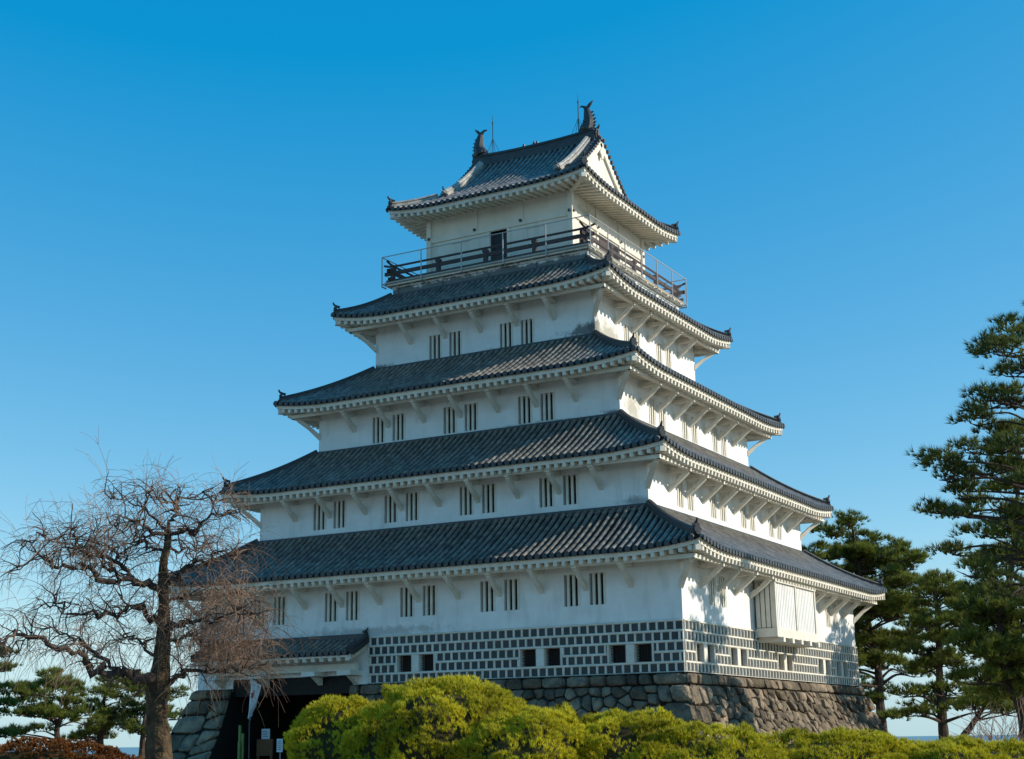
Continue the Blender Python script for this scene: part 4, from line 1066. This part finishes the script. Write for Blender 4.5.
    OFFS[0] = 0; V, F = twig_mesh(fine, .0054, .0030, 3); npmesh('twigs', V, F, M['twig'], t, base)
def py_hang(z): return min(1.0, max(0.0, (3.2-z)/3.0))
bare_tree()

def bare_bush(label, px, py, dist, hw, name='bare_shrub'):
    base = at(px, py, dist); base.z = GZ; t = thing(name, label, 'shrub', base); fine = []
    mpx = dist/FPX; rt = np.array([math.cos(YAW), math.sin(YAW), 0])
    for _ in range(48):
        p = np.array(base)+rt*random.uniform(-.4, .4)*hw*mpx+np.array([0, random.uniform(-.5, .5), 0]); g = grow(p, rnd_unit(1)[0]*.5+np.array([0, 0, 1.2]), random.uniform(1.2, 2.3), 8, .0, .10); fine.append((g, 1.3))
        for _2 in range(5): fine.append((grow(g[random.randint(3, 8)], (g[-1]-g[-3])/np.linalg.norm(g[-1]-g[-3])+rnd_unit(1)[0]*.7, random.uniform(.4, .9), 5, .01, .1), .8))
    OFFS[0] = 0; V, F = twig_mesh(fine, .010, .005, 3); npmesh('twigs', V, F, M['twig'], t, base)
bare_bush('leafless reddish brown shrub under the pines near the right edge', 1000, 735, 46, 34)

# ---- small things by the gate
def gate_things():
    fp = at(250, 690, 53.2)
    t = thing('flag', 'limp white flag with a red disc hanging at the left side of the gateway', 'flag', (fp.x, fp.y, GZ))
    b = MB(); b.tube([(fp.x+.05, fp.y, GZ), (fp.x, fp.y, fp.z+.5)], .025, 8); b.build('pole', M['iron'], t, fp)
    b = MB(); n = 14; m = 12; mr = MB(); top = fp.z+.45
    H = 1.5
    grid = []
    for j in range(n+1):
        row = []
        for k in range(m+1):
            u = k/m; v = j/n; wid = (.52-.27*v)*(1 if v < .85 else 1-(v-.85)*2.2)
            x = fp.x+.02+u*wid*.9; z = top-v*H*(1-.25*u)-.28*u*(1-v); y = fp.y+.07*math.sin(u*14+v*2.0)*(1+.5*v)-.04
            row.append(Vector((x, y, z)))
        grid.append(row)
    for j in range(n):
        for k in range(m): (mr if (j/n-.38)**2*7+(k/m-.45)**2*2.2 < .085 else b).quad(grid[j][k], grid[j+1][k], grid[j+1][k+1], grid[j][k+1])
    c = b.build('cloth', M['cloth'], t, fp); mr.build('red_disc', M['red'], c, fp)
    # wooden signboard with a paper notice
    p = at(265, 746, 54.4); t = thing('wooden_signboard', 'brown wooden signboard with a pale notice above it, inside the gateway', 'sign', (p.x, p.y, GZ))
    b = MB(); b.box((p.x-.36, p.y-.03, p.z-.34), (p.x+.36, p.y+.03, p.z+.24)); b.build('board', M['signwood'], t, p)
    b = MB()
    for sx in (-.3, .3): b.box((p.x+sx-.04, p.y-.035, GZ), (p.x+sx+.04, p.y+.035, p.z-.34))
    b.build('legs', M['signwood'], t, p)
    b = MB(); b.box((p.x-.13, p.y-.05, p.z+.243), (p.x+.23, p.y-.02, p.z+.60)); pn = b.build('notice', M['paper'], t, p)
    b = MB()
    for k in range(4): b.box((p.x-.08, p.y-.056, p.z+.32+k*.06), (p.x+.18-.04*(k % 2), p.y-.053, p.z+.335+k*.06))
    b.build('writing', M['ink'], pn, p)
    p = at(280, 745, 53.0); t = thing('notice_sign', 'small white notice on a thin post in the gateway beside the clipped pine', 'sign', (p.x, p.y, GZ))
    b = MB(); b.box((p.x-.13, p.y-.02, p.z-.24), (p.x+.13, p.y+.0, p.z+.21)); bd = b.build('board', M['paper'], t, p)
    b = MB(); b.tube([(p.x, p.y+.02, GZ), (p.x, p.y+.02, p.z+.1)], .022, 6); b.build('post', M['steel'], t, p)
    b = MB()
    for k in range(3):
        for j in range(5): b.box((p.x-.085+k*.065, p.y-.026, p.z-.17+j*.07), (p.x-.055+k*.065, p.y-.023, p.z-.13+j*.07))
    b.build('writing', M['ink'], bd, p)
    # bamboo bundle (new year decoration) left of the signs
    p = at(241, 742, 53.4); t = thing('bamboo_decoration', 'bundle of green bamboo stalks with slanting cuts beside the left stone pier', 'decoration', (p.x, p.y, GZ))
    for k, (dx, dy, h_) in enumerate(((-.06, 0, 2.05), (.05, .03, 1.75), (0, -.09, 1.45))):
        b = MB(); z = GZ; pts = []; rr = []
        while z < GZ+h_: pts += [(p.x+dx, p.y+dy, z), (p.x+dx, p.y+dy, z+.02), (p.x+dx, p.y+dy, z+.26)]; rr += [.062, .054, .054]; z += .28
        b.tube(pts, rr, 9); o = b.build('bamboo_stalk', M['bamboo'], t, p)
    b = MB(); b.tube([(p.x, p.y, GZ), (p.x, p.y, GZ+.55)], [.26, .24], 12); b.build('straw_wrap', mat('straw', (.35, .27, .12), .9, .2, vary=(.22, .16, .07), scale=20), t, p)
    P = np.array([[p.x, p.y, GZ+.6]])+RNG.normal(size=(60, 3))*np.array([.18, .18, .12]); A = rnd_unit(60)*.6+np.array([0, 0, .8])
    V, F = tufts(P, A, 10, .2, .02, .5); npmesh('pine_sprigs', V, F, M['pine'], t, p)
gate_things()
